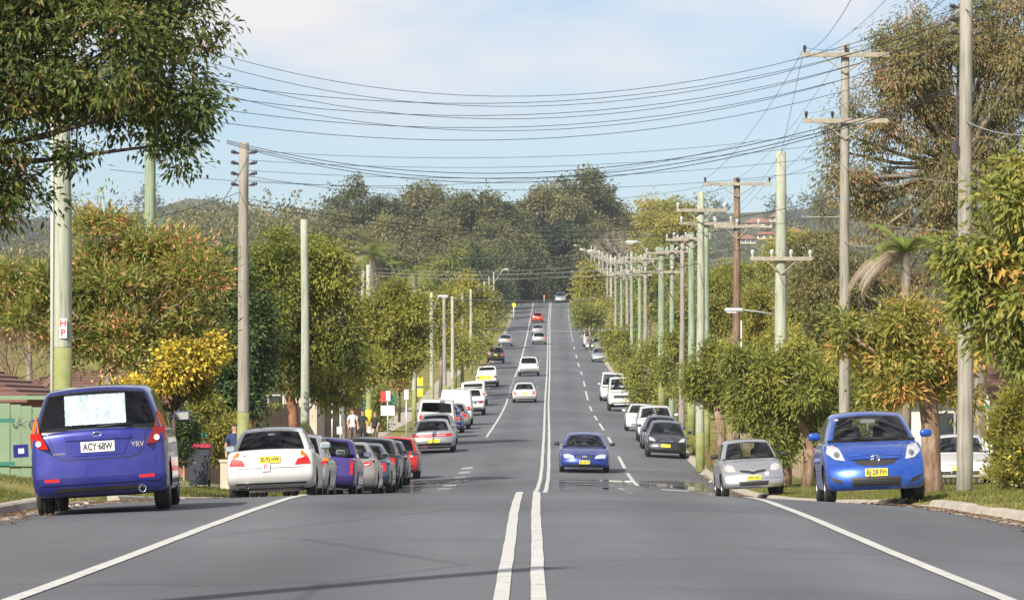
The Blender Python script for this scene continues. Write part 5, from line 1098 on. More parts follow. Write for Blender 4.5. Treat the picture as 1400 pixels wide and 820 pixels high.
for k, (px, py, rx, ry, d, lf, lb) in enumerate(((606, 432, 34, 42, 300, 'yellowg', 'yellow olive tree right of the round yellow green tree'), (640, 425, 36, 42, 385, 'yellowg', 'autumn tinted tree in front of the far left poles'), (664, 420, 24, 34, 470, 'street', 'dull green tree beside the far left kerb'), (622, 478, 26, 24, 318, 'yellowg', 'low thin foliage behind the far left poles'), (650, 472, 18, 20, 400, 'yellowg', 'low yellowish foliage beside the far left verge'), (678, 405, 18, 32, 560, 'pine', 'dark tree at the left bend near the crest'), (690, 400, 14, 20, 640, 'pine', 'small dark tree at the left end of the crest'), (655, 378, 19, 40, 565, 'pine', 'tall dark tree shading the far road from the left'), (668, 374, 17, 38, 612, 'bggum', 'second tall tree shading the far road from the left'), (680, 372, 16, 36, 655, 'pine', 'third tall tree shading the far road at the left end'))):
    tree('roadside_tree', lb, 'tree', d, puff(px, py, rx, ry, 11, .31), lf, 4.4, 2.2, 'bark_grey', n=int(rx * ry * 7), per=18, crp=6, group='trees along the far left kerb')
tree('shrub', 'yellow green hedge shrub beside the wheelie bin', 'bush', 104, puff(290, 592, 40, 34, 7, .42), 'gold', 6, 2.6, 'bark_dark', n=14000, per=20, crp=8, huemid=.4, limbs=False)
tree('shrub', 'shadowy dark shrub left of the wheelie bin', 'bush', 92, puff(245, 600, 24, 40, 6, .42), 'dark', 6, 3, 'bark_dark', n=9000, per=20, crp=8, limbs=False)
tree('shrub', 'green garden shrub behind the bus stop sign', 'bush', 205, puff(518, 565, 14, 34, 5, .45), 'street', 4.6, 2.6, 'bark_dark', n=5000, per=18, crp=6, limbs=False)
tree('shrub', 'straw coloured bush by the garden fence near the white sign', 'bush', 230, puff(548, 520, 18, 14, 5, .45), 'bottle', 4.2, 2.2, 'bark_dark', n=3500, per=18, crp=5, huemid=.75, limbs=False)
# --- right side
tree('gum_tree', 'huge brownish gum tree filling the upper right', 'tree', 135, puff(1310, 110, 120, 110, 16, .33, seed=2) + puff(1190, 200, 72, 72, 9, .36, seed=4) + puff(1225, 80, 42, 52, 5, .42) + puff(1340, 260, 90, 70, 9, .36) + puff(1230, 300, 80, 50, 8, .38) + puff(1400, 150, 60, 150, 8, .4) + puff(1375, 30, 62, 55, 7, .4) + puff(1290, 40, 60, 40, 5, .36) + puff(1150, 265, 42, 42, 4, .42) + puff(1320, 380, 90, 60, 8, .4), 'gum', 6.2, 2.2, 'bark_grey',
     trunk=[(1345, 700, 13), (1340, 560, 12), (1330, 420, 11), (1315, 300, 9), (1310, 220, 7)], n=98000, per=24, crp=11, droop=.9, huemid=.5, huesd=.24, twig=8, ruin=.22, outer=.5)
tree('gum_tree', 'second brownish gum behind the lower right foliage', 'tree', 150, puff(1130, 400, 60, 60, 8, .4) + puff(1200, 420, 70, 70, 9, .38) + puff(1390, 470, 40, 70, 6, .4) + puff(1310, 470, 50, 60, 6, .4), 'gum', 6.5, 2.4, 'bark_grey', n=34000, per=22, crp=10, droop=.7, huemid=.42)
tree('broadleaf_tree', 'bright broad leaved tree reaching in at the right edge', 'tree', 62, [(1410, 290, 60, 70, 0), (1370, 270, 34, 34, -20), (1350, 350, 52, 40, 20), (1400, 400, 60, 55, -10), (1330, 400, 36, 34, 10), (1370, 450, 40, 32, 0), (1395, 230, 34, 30, 10), (1440, 400, 60, 90, 0), (1312, 345, 30, 22, 0), (1395, 490, 24, 18, 0)], 'mango', 15, 6.2, 'bark_orange', trunk=[(1490, 700, 16), (1480, 560, 14), (1450, 430, 10)], n=14000, per=10, crp=13, droop=.6, twig=8)
tree('street_tree', 'leafy tree with stout orange trunk beside the bright blue hatchback', 'tree', 84, puff(1245, 505, 66, 40, 9, .27) + puff(1178, 465, 42, 36, 6, .32) + puff(1300, 500, 45, 46, 6, .3) + puff(1262, 440, 60, 28, 6, .3) + [(1150, 440, 16, 14, 10), (1205, 545, 20, 14, 0), (1325, 545, 18, 20, 10)], 'mango', 11, 3.8, 'bark_orange',
     trunk=[(1277, 690, 17), (1273, 640, 13.5), (1272, 580, 13), (1268, 545, 13), (1255, 510, 8)], n=15000, per=12, crp=12, droop=.3, huemid=.66)
tree('street_tree', 'dense green tree with orange trunk between silver and bright blue hatchbacks', 'tree', 121, puff(1065, 525, 64, 48, 13, .28) + puff(1100, 575, 46, 36, 8, .3) + puff(1035, 560, 34, 44, 6, .32) + [(1062, 622, 18, 14, 0), (1125, 520, 24, 20, 15), (1012, 492, 18, 14, 0), (1140, 555, 18, 18, 0), (1085, 478, 22, 12, 10)], 'street', 8, 3.2, 'bark_orange', trunk=[(1103, 668, 9.5), (1108, 620, 8.5), (1098, 585, 7), (1080, 555, 6)], n=29000, per=18, crp=9, droop=.5, huemid=.48)
tree('street_tree', 'short lopped orange trunk left of the dense green tree', 'tree', 126, puff(1075, 590, 24, 22, 4, .4), 'street', 7, 3, 'bark_orange', trunk=[(1076, 668, 7), (1076, 620, 6.5), (1077, 590, 6)], n=6000, per=18, crp=8)
tree('street_tree', 'small green tree with forked trunk behind the green poles', 'tree', 152, puff(972, 500, 36, 36, 9, .28) + puff(990, 540, 26, 24, 5, .32) + [(950, 530, 14, 12, 0), (1003, 490, 14, 16, 5)], 'street', 6, 2.6, 'bark_orange', trunk=[(986, 640, 7), (986, 585, 6.5), (978, 545, 5)], n=20000, per=18, crp=8)
tree('golden_cypress', 'bushy golden green cypress at the right edge', 'tree', 74, puff(1398, 600, 34, 58, 10, .42) + [(1385, 645, 30, 22, 0), (1395, 545, 20, 18, 0)], 'gold', 8, 3.0, 'bark_dark', n=26000, per=26, crp=8, droop=-.6, limbs=False, huemid=.45)
tree('shrub', 'yellow leaved shrub beside the golden cypress', 'bush', 71, puff(1402, 615, 16, 24, 4, .45), 'wattle', 8, 4, 'bark_dark', n=2500, per=16, crp=8, limbs=False, huemid=.45, huesd=.2)
for k, (px, py, rx, ry, d, lf, lb) in enumerate(((1100, 430, 46, 42, 175, 'yellowg', 'yellow green shrub tree behind the dense green tree'), (1075, 500, 60, 60, 165, 'yellowg', 'light yellow green thicket showing through the dense green tree'), (1150, 480, 34, 60, 150, 'yellowg', 'loose yellow green foliage between the dense tree and gum tree pole'), (1180, 560, 50, 50, 140, 'street', 'shaded green thicket behind the bright blue hatchback'), (1040, 440, 34, 50, 190, 'gold', 'bright yellow tree between brown pole and green pole'), (895, 520, 34, 50, 258, 'street', 'olive roadside bush behind the boxy white truck'), (925, 500, 26, 44, 235, 'street', 'olive bush between the green poles'), (848, 468, 22, 24, 345, 'street', 'low dark green bush behind the pale sedan on the right'), (862, 500, 20, 30, 300, 'street', 'leaning olive shrub beside the white van'), (985, 420, 30, 50, 210, 'gold', 'yellow flowering tree left of the brown pole'), (807, 395, 27, 45, 500, 'yellowg', 'dense light green tree standing over the far right kerb'), (806, 430, 24, 18, 470, 'street', 'lower skirt of green hedge at the far right kerb'), (915, 300, 42, 34, 620, 'yellowg', 'olive pine crown above the hill poles'), (925, 340, 50, 40, 600, 'yellowg', 'olive tree under the pine crown behind the hill poles'), (1010, 390, 40, 40, 330, 'street', 'green tree behind the brown pole'), (890, 400, 40, 46, 480, 'street', 'green tree behind the far pole cluster'), (1080, 350, 40, 40, 300, 'yellowg', 'pale green tree right of the green pole'), (955, 440, 40, 60, 320, 'street', 'green tree mass behind the paired green poles'), (1120, 350, 40, 30, 260, 'gum', 'brown green tree under the gum tree lobe'), (860, 430, 30, 30, 430, 'yellowg', 'light tree between the far poles'))):
    tree('roadside_tree', lb, 'tree', d, puff(px, py, rx, ry, 12, .31), lf, 4.6 if d < 280 else 4, 2.2, 'bark_grey', n=int(rx * ry * 8), per=18, crp=6.5, group='trees behind the right kerb')
def palm(label, px, py, d, tr, nf, ln, mats, dead, seed, toppx=None):
    r_ = random.Random(seed); s = sc(d); X0 = (px - CX) / s; z0 = gz(X0, d); root = empty('palm_tree', (X0, d, z0)); tag(root, label, 'palm', 'palms')
    H_ = (CY - py) / s - z0; mb = MB(); mb.tube([(0, 0, -.2), (.03, 0, H_ * .5), (0, 0, H_)], [tr * 1.15, tr, tr * .95], 10); mb.build('trunk', M['bark_grey'], root, True)
    for i in range(nf + dead):
        isd = i >= nf; g = 2 * math.pi * (i / max(nf, 1) + r_.random() * .15); el = r_.uniform(-.1, 1.1) if not isd else r_.uniform(-.5, -.1)
        l_ = ln * r_.uniform(.8, 1.1); n_ = 10; pts = []; p = Vector((0, 0, H_)); v = Vector((math.cos(g) * math.cos(el), math.sin(g) * math.cos(el), math.sin(el)))
        if isd: gd = math.pi + r_.uniform(-1.0, 1.0); v = Vector((math.cos(gd), math.sin(gd) * .6, r_.uniform(-.2, .25))).normalized(); l_ = l_ * 1.15
        for k in range(n_):
            pts.append(p.copy()); p = p + v * (l_ / n_); v = (v + Vector((0, 0, -.17 if not isd else -.2))).normalized()
        mb = MB(); mb.tube(pts, [.03 - .0025 * k for k in range(n_)], 4); hue = []
        for k in range(1, n_):
            for t in (0, .33, .66):
                q = pts[k - 1].lerp(pts[k], t); tg = (pts[k] - pts[k - 1]).normalized(); sd = tg.cross(Vector((0, 0, 1)))
                sd = sd.normalized() if sd.length > .01 else Vector((1, 0, 0)); ll = l_ * .22 * (1 - .55 * abs(k / n_ - .4))
                for s_ in (-1, 1):
                    e = q + (sd * s_ * (1 if not isd else .35) + tg * .6 + Vector((0, 0, -.35 if not isd else -1.1))).normalized() * ll
                    mb.add([q + tg * .03, q - tg * .03, e], [(0, 1, 2)])
        me = mb.mesh('frond', LM['deadpalm'] if isd else LM['palm']); a_t = me.attributes.new('hue', 'FLOAT', 'POINT'); a_t.data.foreach_set('value', np.random.default_rng(seed + i).random(len(me.vertices)).astype(np.float32))
        link('frond', me, root)
    return root
palm('palm with hanging dead fronds left of the tall right pole', 1238, 345, 104, .125, 8, 1.7, None, 5, 3)
palm('small palm crown behind the left pole tops', 508, 350, 300, .22, 16, 3.0, None, 2, 5); palm('dark palm crown right of the first distant palm', 567, 372, 290, .2, 14, 2.6, None, 0, 6); palm('palm behind the brown pole on the right', 1040, 400, 240, .2, 14, 2.4, None, 4, 8)
# --- background wood on the crest
BG = [(500, 290, 50, 42, 730, 'bggum', 'gum tree with white branching trunk on the left of the far wood'), (575, 295, 58, 48, 745, 'bggum', 'broad rounded gum crown left of centre on the skyline'), (635, 300, 52, 52, 720, 'bggum', 'brown topped gum crown at the middle of the far wood'), (680, 315, 40, 44, 740, 'bggum', 'gum crown just left of the tallest far tree'),
      (745, 290, 56, 52, 760, 'bggum', 'tall dark gum rising on the skyline above the road'), (805, 275, 52, 48, 775, 'bggum', 'highest gum crown on the skyline'), (770, 335, 56, 40, 740, 'pine', 'dark tree directly above the end of the road'), (845, 310, 34, 34, 800, 'bggum', 'gum crown at right end of the far wood'),
      (560, 350, 52, 34, 700, 'bggum', 'olive tree low in the far wood'), (620, 365, 46, 36, 660, 'street', 'rounded bright green tree below the far gums'), (680, 365, 40, 34, 690, 'bggum', 'green tree above the far street lamp'), (720, 375, 34, 36, 700, 'pine', 'dark tree left of where the road ends'), (775, 385, 28, 32, 715, 'pine', 'dark tree right of where the road ends'), (745, 395, 24, 22, 735, 'pine', 'dark thicket closing the end of the road'),
      (455, 330, 42, 40, 690, 'bggum', 'olive gum left of the white trunked gum'), (705, 345, 40, 40, 720, 'bggum', 'leafy gum over the left bend of the far road'), (830, 340, 40, 34, 700, 'bggum', 'olive tree behind the far pole tops'), (530, 330, 44, 44, 715, 'bggum', 'shaded gum under the skyline crowns'), (600, 335, 40, 40, 710, 'bggum', 'gum in the shade of the brown topped crown'), (660, 340, 40, 36, 705, 'bggum', 'gum below the central skyline crowns')]
for k, (px, py, rx, ry, d, lf, lb) in enumerate(BG):
    tree('gum_tree', lb, 'tree', d, puff(px, py + ({4: 20, 5: 11}.get(k, 9)), rx, ry, 11, .36, seed=k, depth=rx * .7), lf, 4.6, 2.6, 'bark_white' if k == 0 else 'bark_grey', n=int(rx * ry * 7.5), per=20, crp=5.5, group='gum trees of the far wood', droop=.3, ruin=.24, outer=.3, huemid=.3 + .45 * ((k * 7) % 10) / 10)
bare_tree('bare_tree', 'grey leafless tree beyond the pole tops on the right skyline', 852, 275, 690, .5, 'twig_grey', 21, 6)
# left hillside wood and far hills
def hill(name, label, xs, tops, d, m, cat='hill'):
    """a ridge: front slope up to the given picture heights, then away behind"""
    mb = MB(); n = len(xs); rows = []
    X = [(x - CX) * d / F for x in xs]; Z = [(CY - t) * d / F for t in tops]
    for f_, dz in ((0.0, -160), (.55, -70), (1, 0), (.8, 260), (.3, 900)):
        rows.append([(X[i], d + dz + 12 * math.sin(i * 1.3 + dz), 8 + (Z[i] - 8) * f_) for i in range(n)])
    vs = [p for r in rows for p in r]; mb.add(vs, [(j * n + i, j * n + i + 1, (j + 1) * n + i + 1, (j + 1) * n + i) for j in range(4) for i in range(n - 1)])
    o = mb.build(name, m, None, True); tag(o, label, cat, kind='structure'); return rows
M['hillside'] = mat('wooded_hillside', (.05, .06, .025), .95, col2=(.09, .09, .04), vscale=.05)
def wood(name, label, xs, tops, d, leaf, n, size, lift, group=None, huemid=.5):
    """tree crowns massed on a ridge, seen as one wood"""
    lobes = []
    r_ = np.random.default_rng(int(d))
    for i in range(n):
        x = xs[0] + (xs[-1] - xs[0]) * r_.random(); t = np.interp(x, xs, tops); f_ = 1 - r_.random() ** 1.6 * .95
        Xw = (x - CX) * d / F; zt = (CY - t) * d / F; yy = d + (f_ - 1) * 150 * (1 if f_ > .5 else 1.2); z = 8 + (zt - 8) * f_; q = size * (.6 + .8 * r_.random())
        lobes.append(((Xw, yy, z + lift * q), (q, q, q * (.8 + .4 * r_.random()))))
    me, _ = leaf_cloud(lobes, n * 480, size * .17, size * .11, 16, size * .2, .2, None, .15, .8, name, LM[leaf], huemid, .2, .35)
    o = link(name, me); tag(o, label, 'wood', group, 'stuff')
xsL = [-200, 0, 150, 250, 300, 360, 430, 480, 560]; tpL = [350, 320, 300, 288, 280, 268, 285, 310, 340]
hill('hillside', 'olive wooded hillside behind the left trees', xsL, [t + 40 for t in tpL], 900, M['hillside']); wood('hillside_wood', 'massed olive treetops on the left hillside', xsL, [t + 36 for t in tpL], 900, 'bggum', 170, 5.5, .3, huemid=.62)
xsF = [-400, 0, 200, 260, 300, 340, 400, 430, 470, 520, 700, 860, 900, 960, 1010, 1060, 1110, 1200, 1400, 1800]; tpF = [300, 275, 262, 246, 250, 268, 282, 276, 288, 300, 300, 290, 275, 268, 266, 262, 258, 262, 270, 300]
hill('far_hill', 'hazy blue far ridge on the horizon', xsF, [t + 26 for t in tpF], 2400, M['hillside']); wood('far_wood', 'hazy treetops along the far ridge', xsF, [t + 30 for t in tpF], 2400, 'pine', 420, 11, .3, huemid=.5)
xsR = [840, 900, 980, 1040, 1100, 1160, 1300, 1600]; tpR = [345, 325, 312, 306, 318, 315, 310, 330]
hill('suburb_hill', 'nearer brown green slope with red roofed houses on the right', xsR, [t + 28 for t in tpR], 1400, M['hillside']); wood('slope_wood', 'treetops on the far right slope around the red roofs', xsR, [t + 34 for t in tpR], 1400, 'bggum', 150, 7, .2, huemid=.4)

# ------------------------------------------------------------------ houses, fences, signs, bins, people
M['roof_brown'] = mat('brown_roof_tile', (.13, .062, .048), .85, col2=(.20, .11, .085), vscale=2, bump=.2); M['roof_red'] = mat('red_roof_tile', (.22, .10, .07), .85, col2=(.32, .17, .12), vscale=1)
M['brick'] = mat('red_brick', (.26, .09, .05), .9, col2=(.36, .15, .09), vscale=6); M['cream'] = mat('cream_wall', (.55, .48, .38), .85, var=.1); M['fence_green'] = mat('green_steel_fence', (.19, .27, .165), .55, var=.08, vscale=1.5)
M['fence_dark'] = mat('dark_green_steel', (.02, .16, .12), .5); M['paling'] = mat('weathered_paling', (.26, .19, .13), .9, col2=(.38, .29, .20), vscale=5); M['winglass'] = mat('window_glass', (.03, .04, .05), .08, coat=.5)
M['terracotta'] = mat('terracotta', (.42, .17, .08), .85, var=.15); M['binbody'] = mat('bin_plastic', (.03, .035, .05), .5); M['binlid'] = mat('bin_lid', (.35, .02, .05), .5)
M['sign_red'] = mat('sign_red', (.62, .05, .04), .5); M['sign_blue'] = mat('sign_blue', (.03, .12, .40), .5); M['sign_green'] = mat('sign_green', (.03, .25, .14), .5)
def house(label, x, d, w, dep, wallh, roofh, wall, roof, zoff=0, courses=14, hip=1.5, windows=2, grp='houses'):
    z0 = gz(x, d) + zoff; root = empty('house', (x, d, z0)); tag(root, label, 'house', grp)
    mb = MB(); mb.box((0, 0, wallh / 2 - .2), (w, dep, wallh + .4)); mb.build('wall', M[wall], root)
    ov = .5; W2, D2 = w / 2 + ov, dep / 2 + ov; rf = MB()
    e = [(-W2, -D2), (W2, -D2), (W2, D2), (-W2, D2)]; rl = W2 - D2 * .9 if W2 > D2 * 1.05 else .15
    vs = [(p[0], p[1], wallh) for p in e] + [(-rl, 0, wallh + roofh), (rl, 0, wallh + roofh)]
    rf.add(vs, [(0, 1, 5, 4), (1, 2, 5), (2, 3, 4, 5), (3, 0, 4)]); rf.add([(p[0], p[1], wallh - .02) for p in e], [(0, 3, 2, 1)])
    ro = rf.build('roof', M[roof], root)
    for k in range(courses):     # tile courses stand proud of the slope
        for face in ('f', 'r', 'l'):
            t0, t1 = k / courses, (k + 1.06) / courses; t1 = min(t1, 1)
            if face == 'f': A0, A1, B0, B1 = Vector(vs[0]), Vector(vs[4]), Vector(vs[1]), Vector(vs[5])
            elif face == 'r': A0, A1, B0, B1 = Vector(vs[1]), Vector(vs[5]), Vector(vs[2]), Vector(vs[5])
            else: A0, A1, B0, B1 = Vector(vs[3]), Vector(vs[4]), Vector(vs[0]), Vector(vs[4])
            nrm = (B0 - A0).cross(A1 - A0).normalized()
            p = [A0.lerp(A1, t0), B0.lerp(B1, t0), B0.lerp(B1, t1), A0.lerp(A1, t1)]
            q = [p[0] + nrm * .05, p[1] + nrm * .05, p[2] + nrm * .012, p[3] + nrm * .012]
            m_ = MB(); m_.add(p + q, [(4, 5, 6, 7), (0, 1, 5, 4), (1, 2, 6, 5), (3, 0, 4, 7)]); m_.build('tile_course', M[roof], ro)
    mb = MB(); mb.box((0, -D2 - .03, wallh - .04), (2 * W2, .06, .16)); mb.build('gutter', M['roof_brown'], root)
    for i in range(windows):
        wx = -w / 2 + w * (i + .5) / windows; mb = MB(); mb.box((wx, -dep / 2 - .02, wallh * .55), (1.5, .08, 1.3)); wo_ = mb.build('window', M['white'], root)
        for s_ in (-1, 1):
            mb = MB(); mb.box((wx + s_ * .35, -dep / 2 - .07, wallh * .55), (.62, .03, 1.14)); mb.build('pane', M['winglass'], wo_)
    return root
house('brick house with brown tiled roof behind the green fence', -16.9, 95, 11, 8, 2.35, 1.6, 'brick', 'roof_brown', zoff=-.6, windows=2)
house('low house with reddish tiled roof behind the wheelie bin', -13.6, 132, 9, 8, 2.1, 1.3, 'brick', 'roof_brown')
house('cream house behind the pedestrians with brown roof', -13.5, 190, 9, 9, 2.5, 1.6, 'cream', 'roof_brown')
house('white house with green trim behind the driveway on the right', 18.5, 150, 10, 9, 2.6, 1.8, 'white', 'roof_brown')
for k, (px, py, w) in enumerate(((1036, 300, 9), (1048, 316, 6.5), (1022, 322, 5), (1085, 312, 5), (1062, 292, 5))):
    d = 1330; p = at(px, py, d); h = house(['widest red roofed house on the far right slope', 'red roofed house just below the widest far one', 'small pale walled house low on the far slope', 'small house beside the green pole on the far slope', 'highest red roofed house on the far slope'][k], p.x, d, w, 6, 1.2, 1.7, 'cream', 'roof_red', courses=1, grp='red roofed houses on the far slope', windows=3)
    h.location.z = p.z - 2.4
def fence(label, pts, hgt, mat_, n, grp=None, post=None, board=.2, gap=.02, name='fence', top=None):
    p0, p1 = Vector(pts[0]), Vector(pts[1]); z = gz(p0.x, p0.y); root = empty(name, (p0.x, p0.y, z)); tag(root, label, 'fence', grp)
    v = Vector((p1.x - p0.x, p1.y - p0.y, 0)); ln = v.length; ang = math.atan2(v.y, v.x); root.rotation_euler = (0, 0, ang); k = int(ln / (board + gap))
    mb = MB(); mb.box((0, 0, 0), (board, .035, hgt)); me = mb.mesh('board', M[mat_])
    for i in range(k):
        xx = (i + .5) * (board + gap); g = gz(p0.x + math.cos(ang) * xx, p0.y + math.sin(ang) * xx) - z
        o = link('board', me, root); o.location = (xx, random.uniform(-.006, .006) + (.015 if i % 2 else 0), hgt / 2 + g)
    for zz in ([hgt * .2, hgt * .85] if top is None else [hgt - .02, .08]):
        mb = MB(); mb.box((ln / 2, .05 if top is None else -.03, zz), (ln, .05, .07)); mb.build('rail', M[post or mat_], root)
    return root
fence('pale green ribbed steel fence with vertical panels at the left edge', ((-11.2, 72.5), (-7.6, 72.5)), 1.30, 'fence_green', 0, board=.19, gap=.006, top=1)
fence('low dark green steel fence section at the far left edge', ((-10.6, 70.8), (-8.75, 70.8)), .86, 'fence_green', 0, board=.19, gap=.006, top=1, post='fence_dark')
fence('weathered brown paling fence behind the pedestrians', ((-11.5, 172), (-7.6, 205)), 1.75, 'paling', 0, board=.12, gap=.015)
fence('short paling fence behind the wheelie bin', ((-8.4, 103), (-6.6, 112)), .75, 'paling', 0, board=.12, gap=.02)
fence('dark iron picket fence by the far footpath', ((-9.6, 226), (-7.9, 275)), 1.25, 'fence_dark', 0, board=.06, gap=.14)
fence('white slatted gate panel beside the golden cypress', ((9.95, 82), (12.2, 79)), 1.0, 'white', 0, board=.3, gap=.004)
fence('white slat fence behind the driveway', ((11.6, 118), (16.0, 118)), 1.35, 'white', 0, board=.10, gap=.05)
fence('timber posts fence behind the dense green tree on the right', ((10.2, 190), (9.8, 135)), 1.1, 'paling', 0, board=.14, gap=.5)
# low retaining wall
# wheelie bin
def bin_():
    X, d = (272 - CX) * 94 / F, 94; root = empty('wheelie_bin', (X, d, gz(X, d))); tag(root, 'dark wheelie bin with dark red lid on the left verge', 'bin')
    mb = MB(); mb.prism([(-.20, .06), (.20, .06), (.27, .92), (-.27, .92)], -.27, .27); mb.build('bin_body', M['binbody'], root)
    mb = MB(); mb.box((0, 0, .95), (.60, .64, .06)); mb.box((0, .02, .99), (.52, .56, .05)); mb.build('bin_lid', M['binlid'], root)
    for s_ in (-1, 1):
        mb = MB(); mb.lathe([(.09, -.02), (.09, .02), (.001, .02)], c=(s_ * .22, .26, .09), axis='x', n=12); mb.build('wheel', M['tyre'], root)
    X2 = X + .38; mb = MB(); mb.box((0, 0, .32), (.24, .22, .64)); mb.box((0, 0, .67), (.30, .28, .06)); p = mb.build('brick_post', M['cream'], None); p.location = (X2 + .1, d + 2, gz(X2, d + 2)); tag(p, 'white painted letterbox post behind the wheelie bin', 'post')
    mb = MB(); mb.box((0, 0, 1.25), (.14, .1, .12)); mb.tube([(0, 0, 0), (0, 0, 1.2)], .02, 6); p = mb.build('letterbox', M['fence_dark'], None); p.location = (X - .12, d + 3, gz(X, d + 3)); tag(p, 'small dark green letterbox on a post above the bin', 'letterbox')
bin_()
# signs
def sign(name, label, px, d, top, panels, post=True, grp='street signs', x=None, r=.03):
    X = (px - CX) * d / F if x is None else x; z0 = gz(X, d); root = empty(name, (X, d, z0)); tag(root, label, 'sign', grp); s = sc(d); h = (CY - top) / s - z0
    if post: mb = MB(); mb.tube([(0, 0, -.1), (0, 0, h)], r, 8); mb.build('post', M['steel'], root, True)
    for (cx_, cy_, w, hh, m_) in panels:
        mb = MB(); mb.box(((cx_ - px) / s, -r - .012, (CY - cy_) / s - z0), (w / s, .01, hh / s)); mb.build('panel', M[m_], root)
    return root
sign('bus_stop_sign', 'red and white parking sign above a white board on one post', 530, 168, 534, [(524, 542, 7, 15, 'sign_red'), (530.8, 541, 6, 14, 'plate_w'), (530, 561, 19, 14, 'plate_w')])
sign('parking_sign', 'small white sign on a slim steel post', 555.5, 170, 532, [(555.5, 539, 6, 13, 'plate_w')]); sign('parking_sign', 'bare slim white post left of the brown trunk by the fence', 454, 160, 544, [(454, 548, 3, 3, 'plate_w')]); sign('parking_sign', 'white post beside the leaning grey pole', 465.5, 160, 548, [(464, 588, 7, 10, 'plate_w')])
g = POLES['G']; s = sc(216); mb = MB()
for cy_, hh, m_ in ((522, 13, 'plate_y'), (529, 3, 'sign_blue'), (536, 12, 'plate_y')):
    mb = MB(); mb.box((8.5 / s, -.2, (CY - cy_) / s - g['z0']), (8 / s, .012, hh / s - .01)); mb.build('sign_panel', M[m_], g['root'])
f_ = POLES['F']; s = sc(190); mb = MB(); mb.tube([(0, 0, (CY - 581) / s - f_['z0']), (0, 0, (CY - 560) / s - f_['z0'])], .165, 12); mb.build('warning_band', M['plate_y'], f_['root'], True)
mb = MB(); mb.box((0, -.19, (CY - 587) / s - f_['z0']), (.28, .01, .32)); mb.build('sign_panel', M['plate_w'], f_['root'])
mb = MB(); mb.box((-.26, -.1, (CY - 536) / s - f_['z0']), (.2, .05, .16)); mb.build('junction_box', M['sign_blue'], f_['root'])
sign('warning_sign', 'yellow diamond warning sign on the left near the crest', 702.5, 590, 414, [(702.5, 417, 5, 5, 'plate_y')], r=.06); sign('warning_sign', 'orange warning sign beyond the crest beside the road end', 744, 680, 403, [(744, 405, 2.6, 2.6, 'orange')], r=.06)
sign('driveway_sign', 'white sign board behind the dense green tree on the right', 1032, 165, 560, [(1036, 570, 18, 26, 'plate_w')])
sign('house_sign', 'small white and green sign by the right garden', 1350, 125, 540, [(1349, 549, 7, 9, 'plate_w'), (1349, 556, 13, 3, 'sign_green')])
# gas bottle shaped relay box on pole P8 side and meter box on P4
mb = MB(); mb.tube([(.21, -.05, 0), (.21, -.05, 5.6)], .028, 8); mb.build('conduit', M['white'], POLES['P4']['root'], True)
mb = MB(); mb.tube([(-.17, -.12, 6.9), (-.17, -.12, 8.0)], .018, 6); mb.lathe([(.001, .0), (.06, .02), (.06, .25), (.001, .28)], c=(-.22, -.18, 6.7), n=10); mb.build('cable_box', M['insul'], POLES['P1']['root'])
# people
M['skin'] = mat('skin', (.48, .27, .19), .6); M['hair'] = mat('dark_hair', (.03, .02, .015), .7); M['hairb'] = mat('brown_hair', (.16, .08, .04), .7)
def person(label, px, d, hgt, shirt, legs, hair, face=0.0, stride=.12, bag=None, arm=.15):
    X = (px - CX) * d / F; me = bpy.data.meshes.new('figure')
    J = [((0,0,.95),.13),((0,0,1.12),.125),((0,0.01,1.36),.15),((0,.01,1.5),.06),((0,.02,1.58),.055),((0,.03,1.66),.092),((0,.025,1.76),.075),
         ((-.10,0,.90),.10),((-.11,stride*.4,.50),.065),((-.11,stride*-.2,.09),.045),((-.11,stride*-.2+.14,.04),.035),
         ((.10,0,.90),.10),((.11,-stride*.2,.50),.065),((.11,-stride,.09),.045),((.11,-stride+.14,.04),.035),
         ((-.19,.01,1.42),.062),((-.24,arm*.3,1.14),.045),((-.23,arm+.08,.92),.034),((-.225,arm+.12,.83),.03),
         ((.19,.01,1.42),.062),((.24,-arm*.3,1.14),.045),((.23,arm*.5,.92),.034),((.225,arm*.5+.03,.83),.03)]
    E = [(0,1),(1,2),(2,3),(3,4),(4,5),(5,6),(0,7),(7,8),(8,9),(9,10),(0,11),(11,12),(12,13),(13,14),(2,15),(15,16),(16,17),(17,18),(2,19),(19,20),(20,21),(21,22)]
    k = hgt / 1.83; me.from_pydata([tuple(c * k for c in j[0]) for j in J], E, [])
    o = bpy.data.objects.new('figure', me); COL.objects.link(o); o.modifiers.new('s', 'SKIN'); o.modifiers.new('u', 'SUBSURF').levels = 2
    for i, j in enumerate(J): me.skin_vertices[0].data[i].radius = (j[1] * k * .95, j[1] * k * (.78 if i in (1, 2) else .95)); me.skin_vertices[0].data[i].use_root = i == 0
    dg = bpy.context.evaluated_depsgraph_get(); ev = bpy.data.meshes.new_from_object(o.evaluated_get(dg)); bpy.data.objects.remove(o)
    for m_ in (shirt, legs, M['skin'], hair, M['ink']): ev.materials.append(m_)
    for p in ev.polygons:
        c = p.center / k; p.use_smooth = True
        hand = abs(c.x) > .17 and c.z < 1.24
        p.material_index = (3 if (c.z > 1.675 or (c.z > 1.56 and c.y < .01)) else 2) if c.z > 1.50 else (2 if hand else (0 if c.z > .93 else (1 if c.z > .08 else 4)))
    b = link('person', ev); b.location = (X, d, gz(X, d)); b.rotation_euler = (0, 0, face); tag(b, label, 'person', 'pedestrians')
    return b
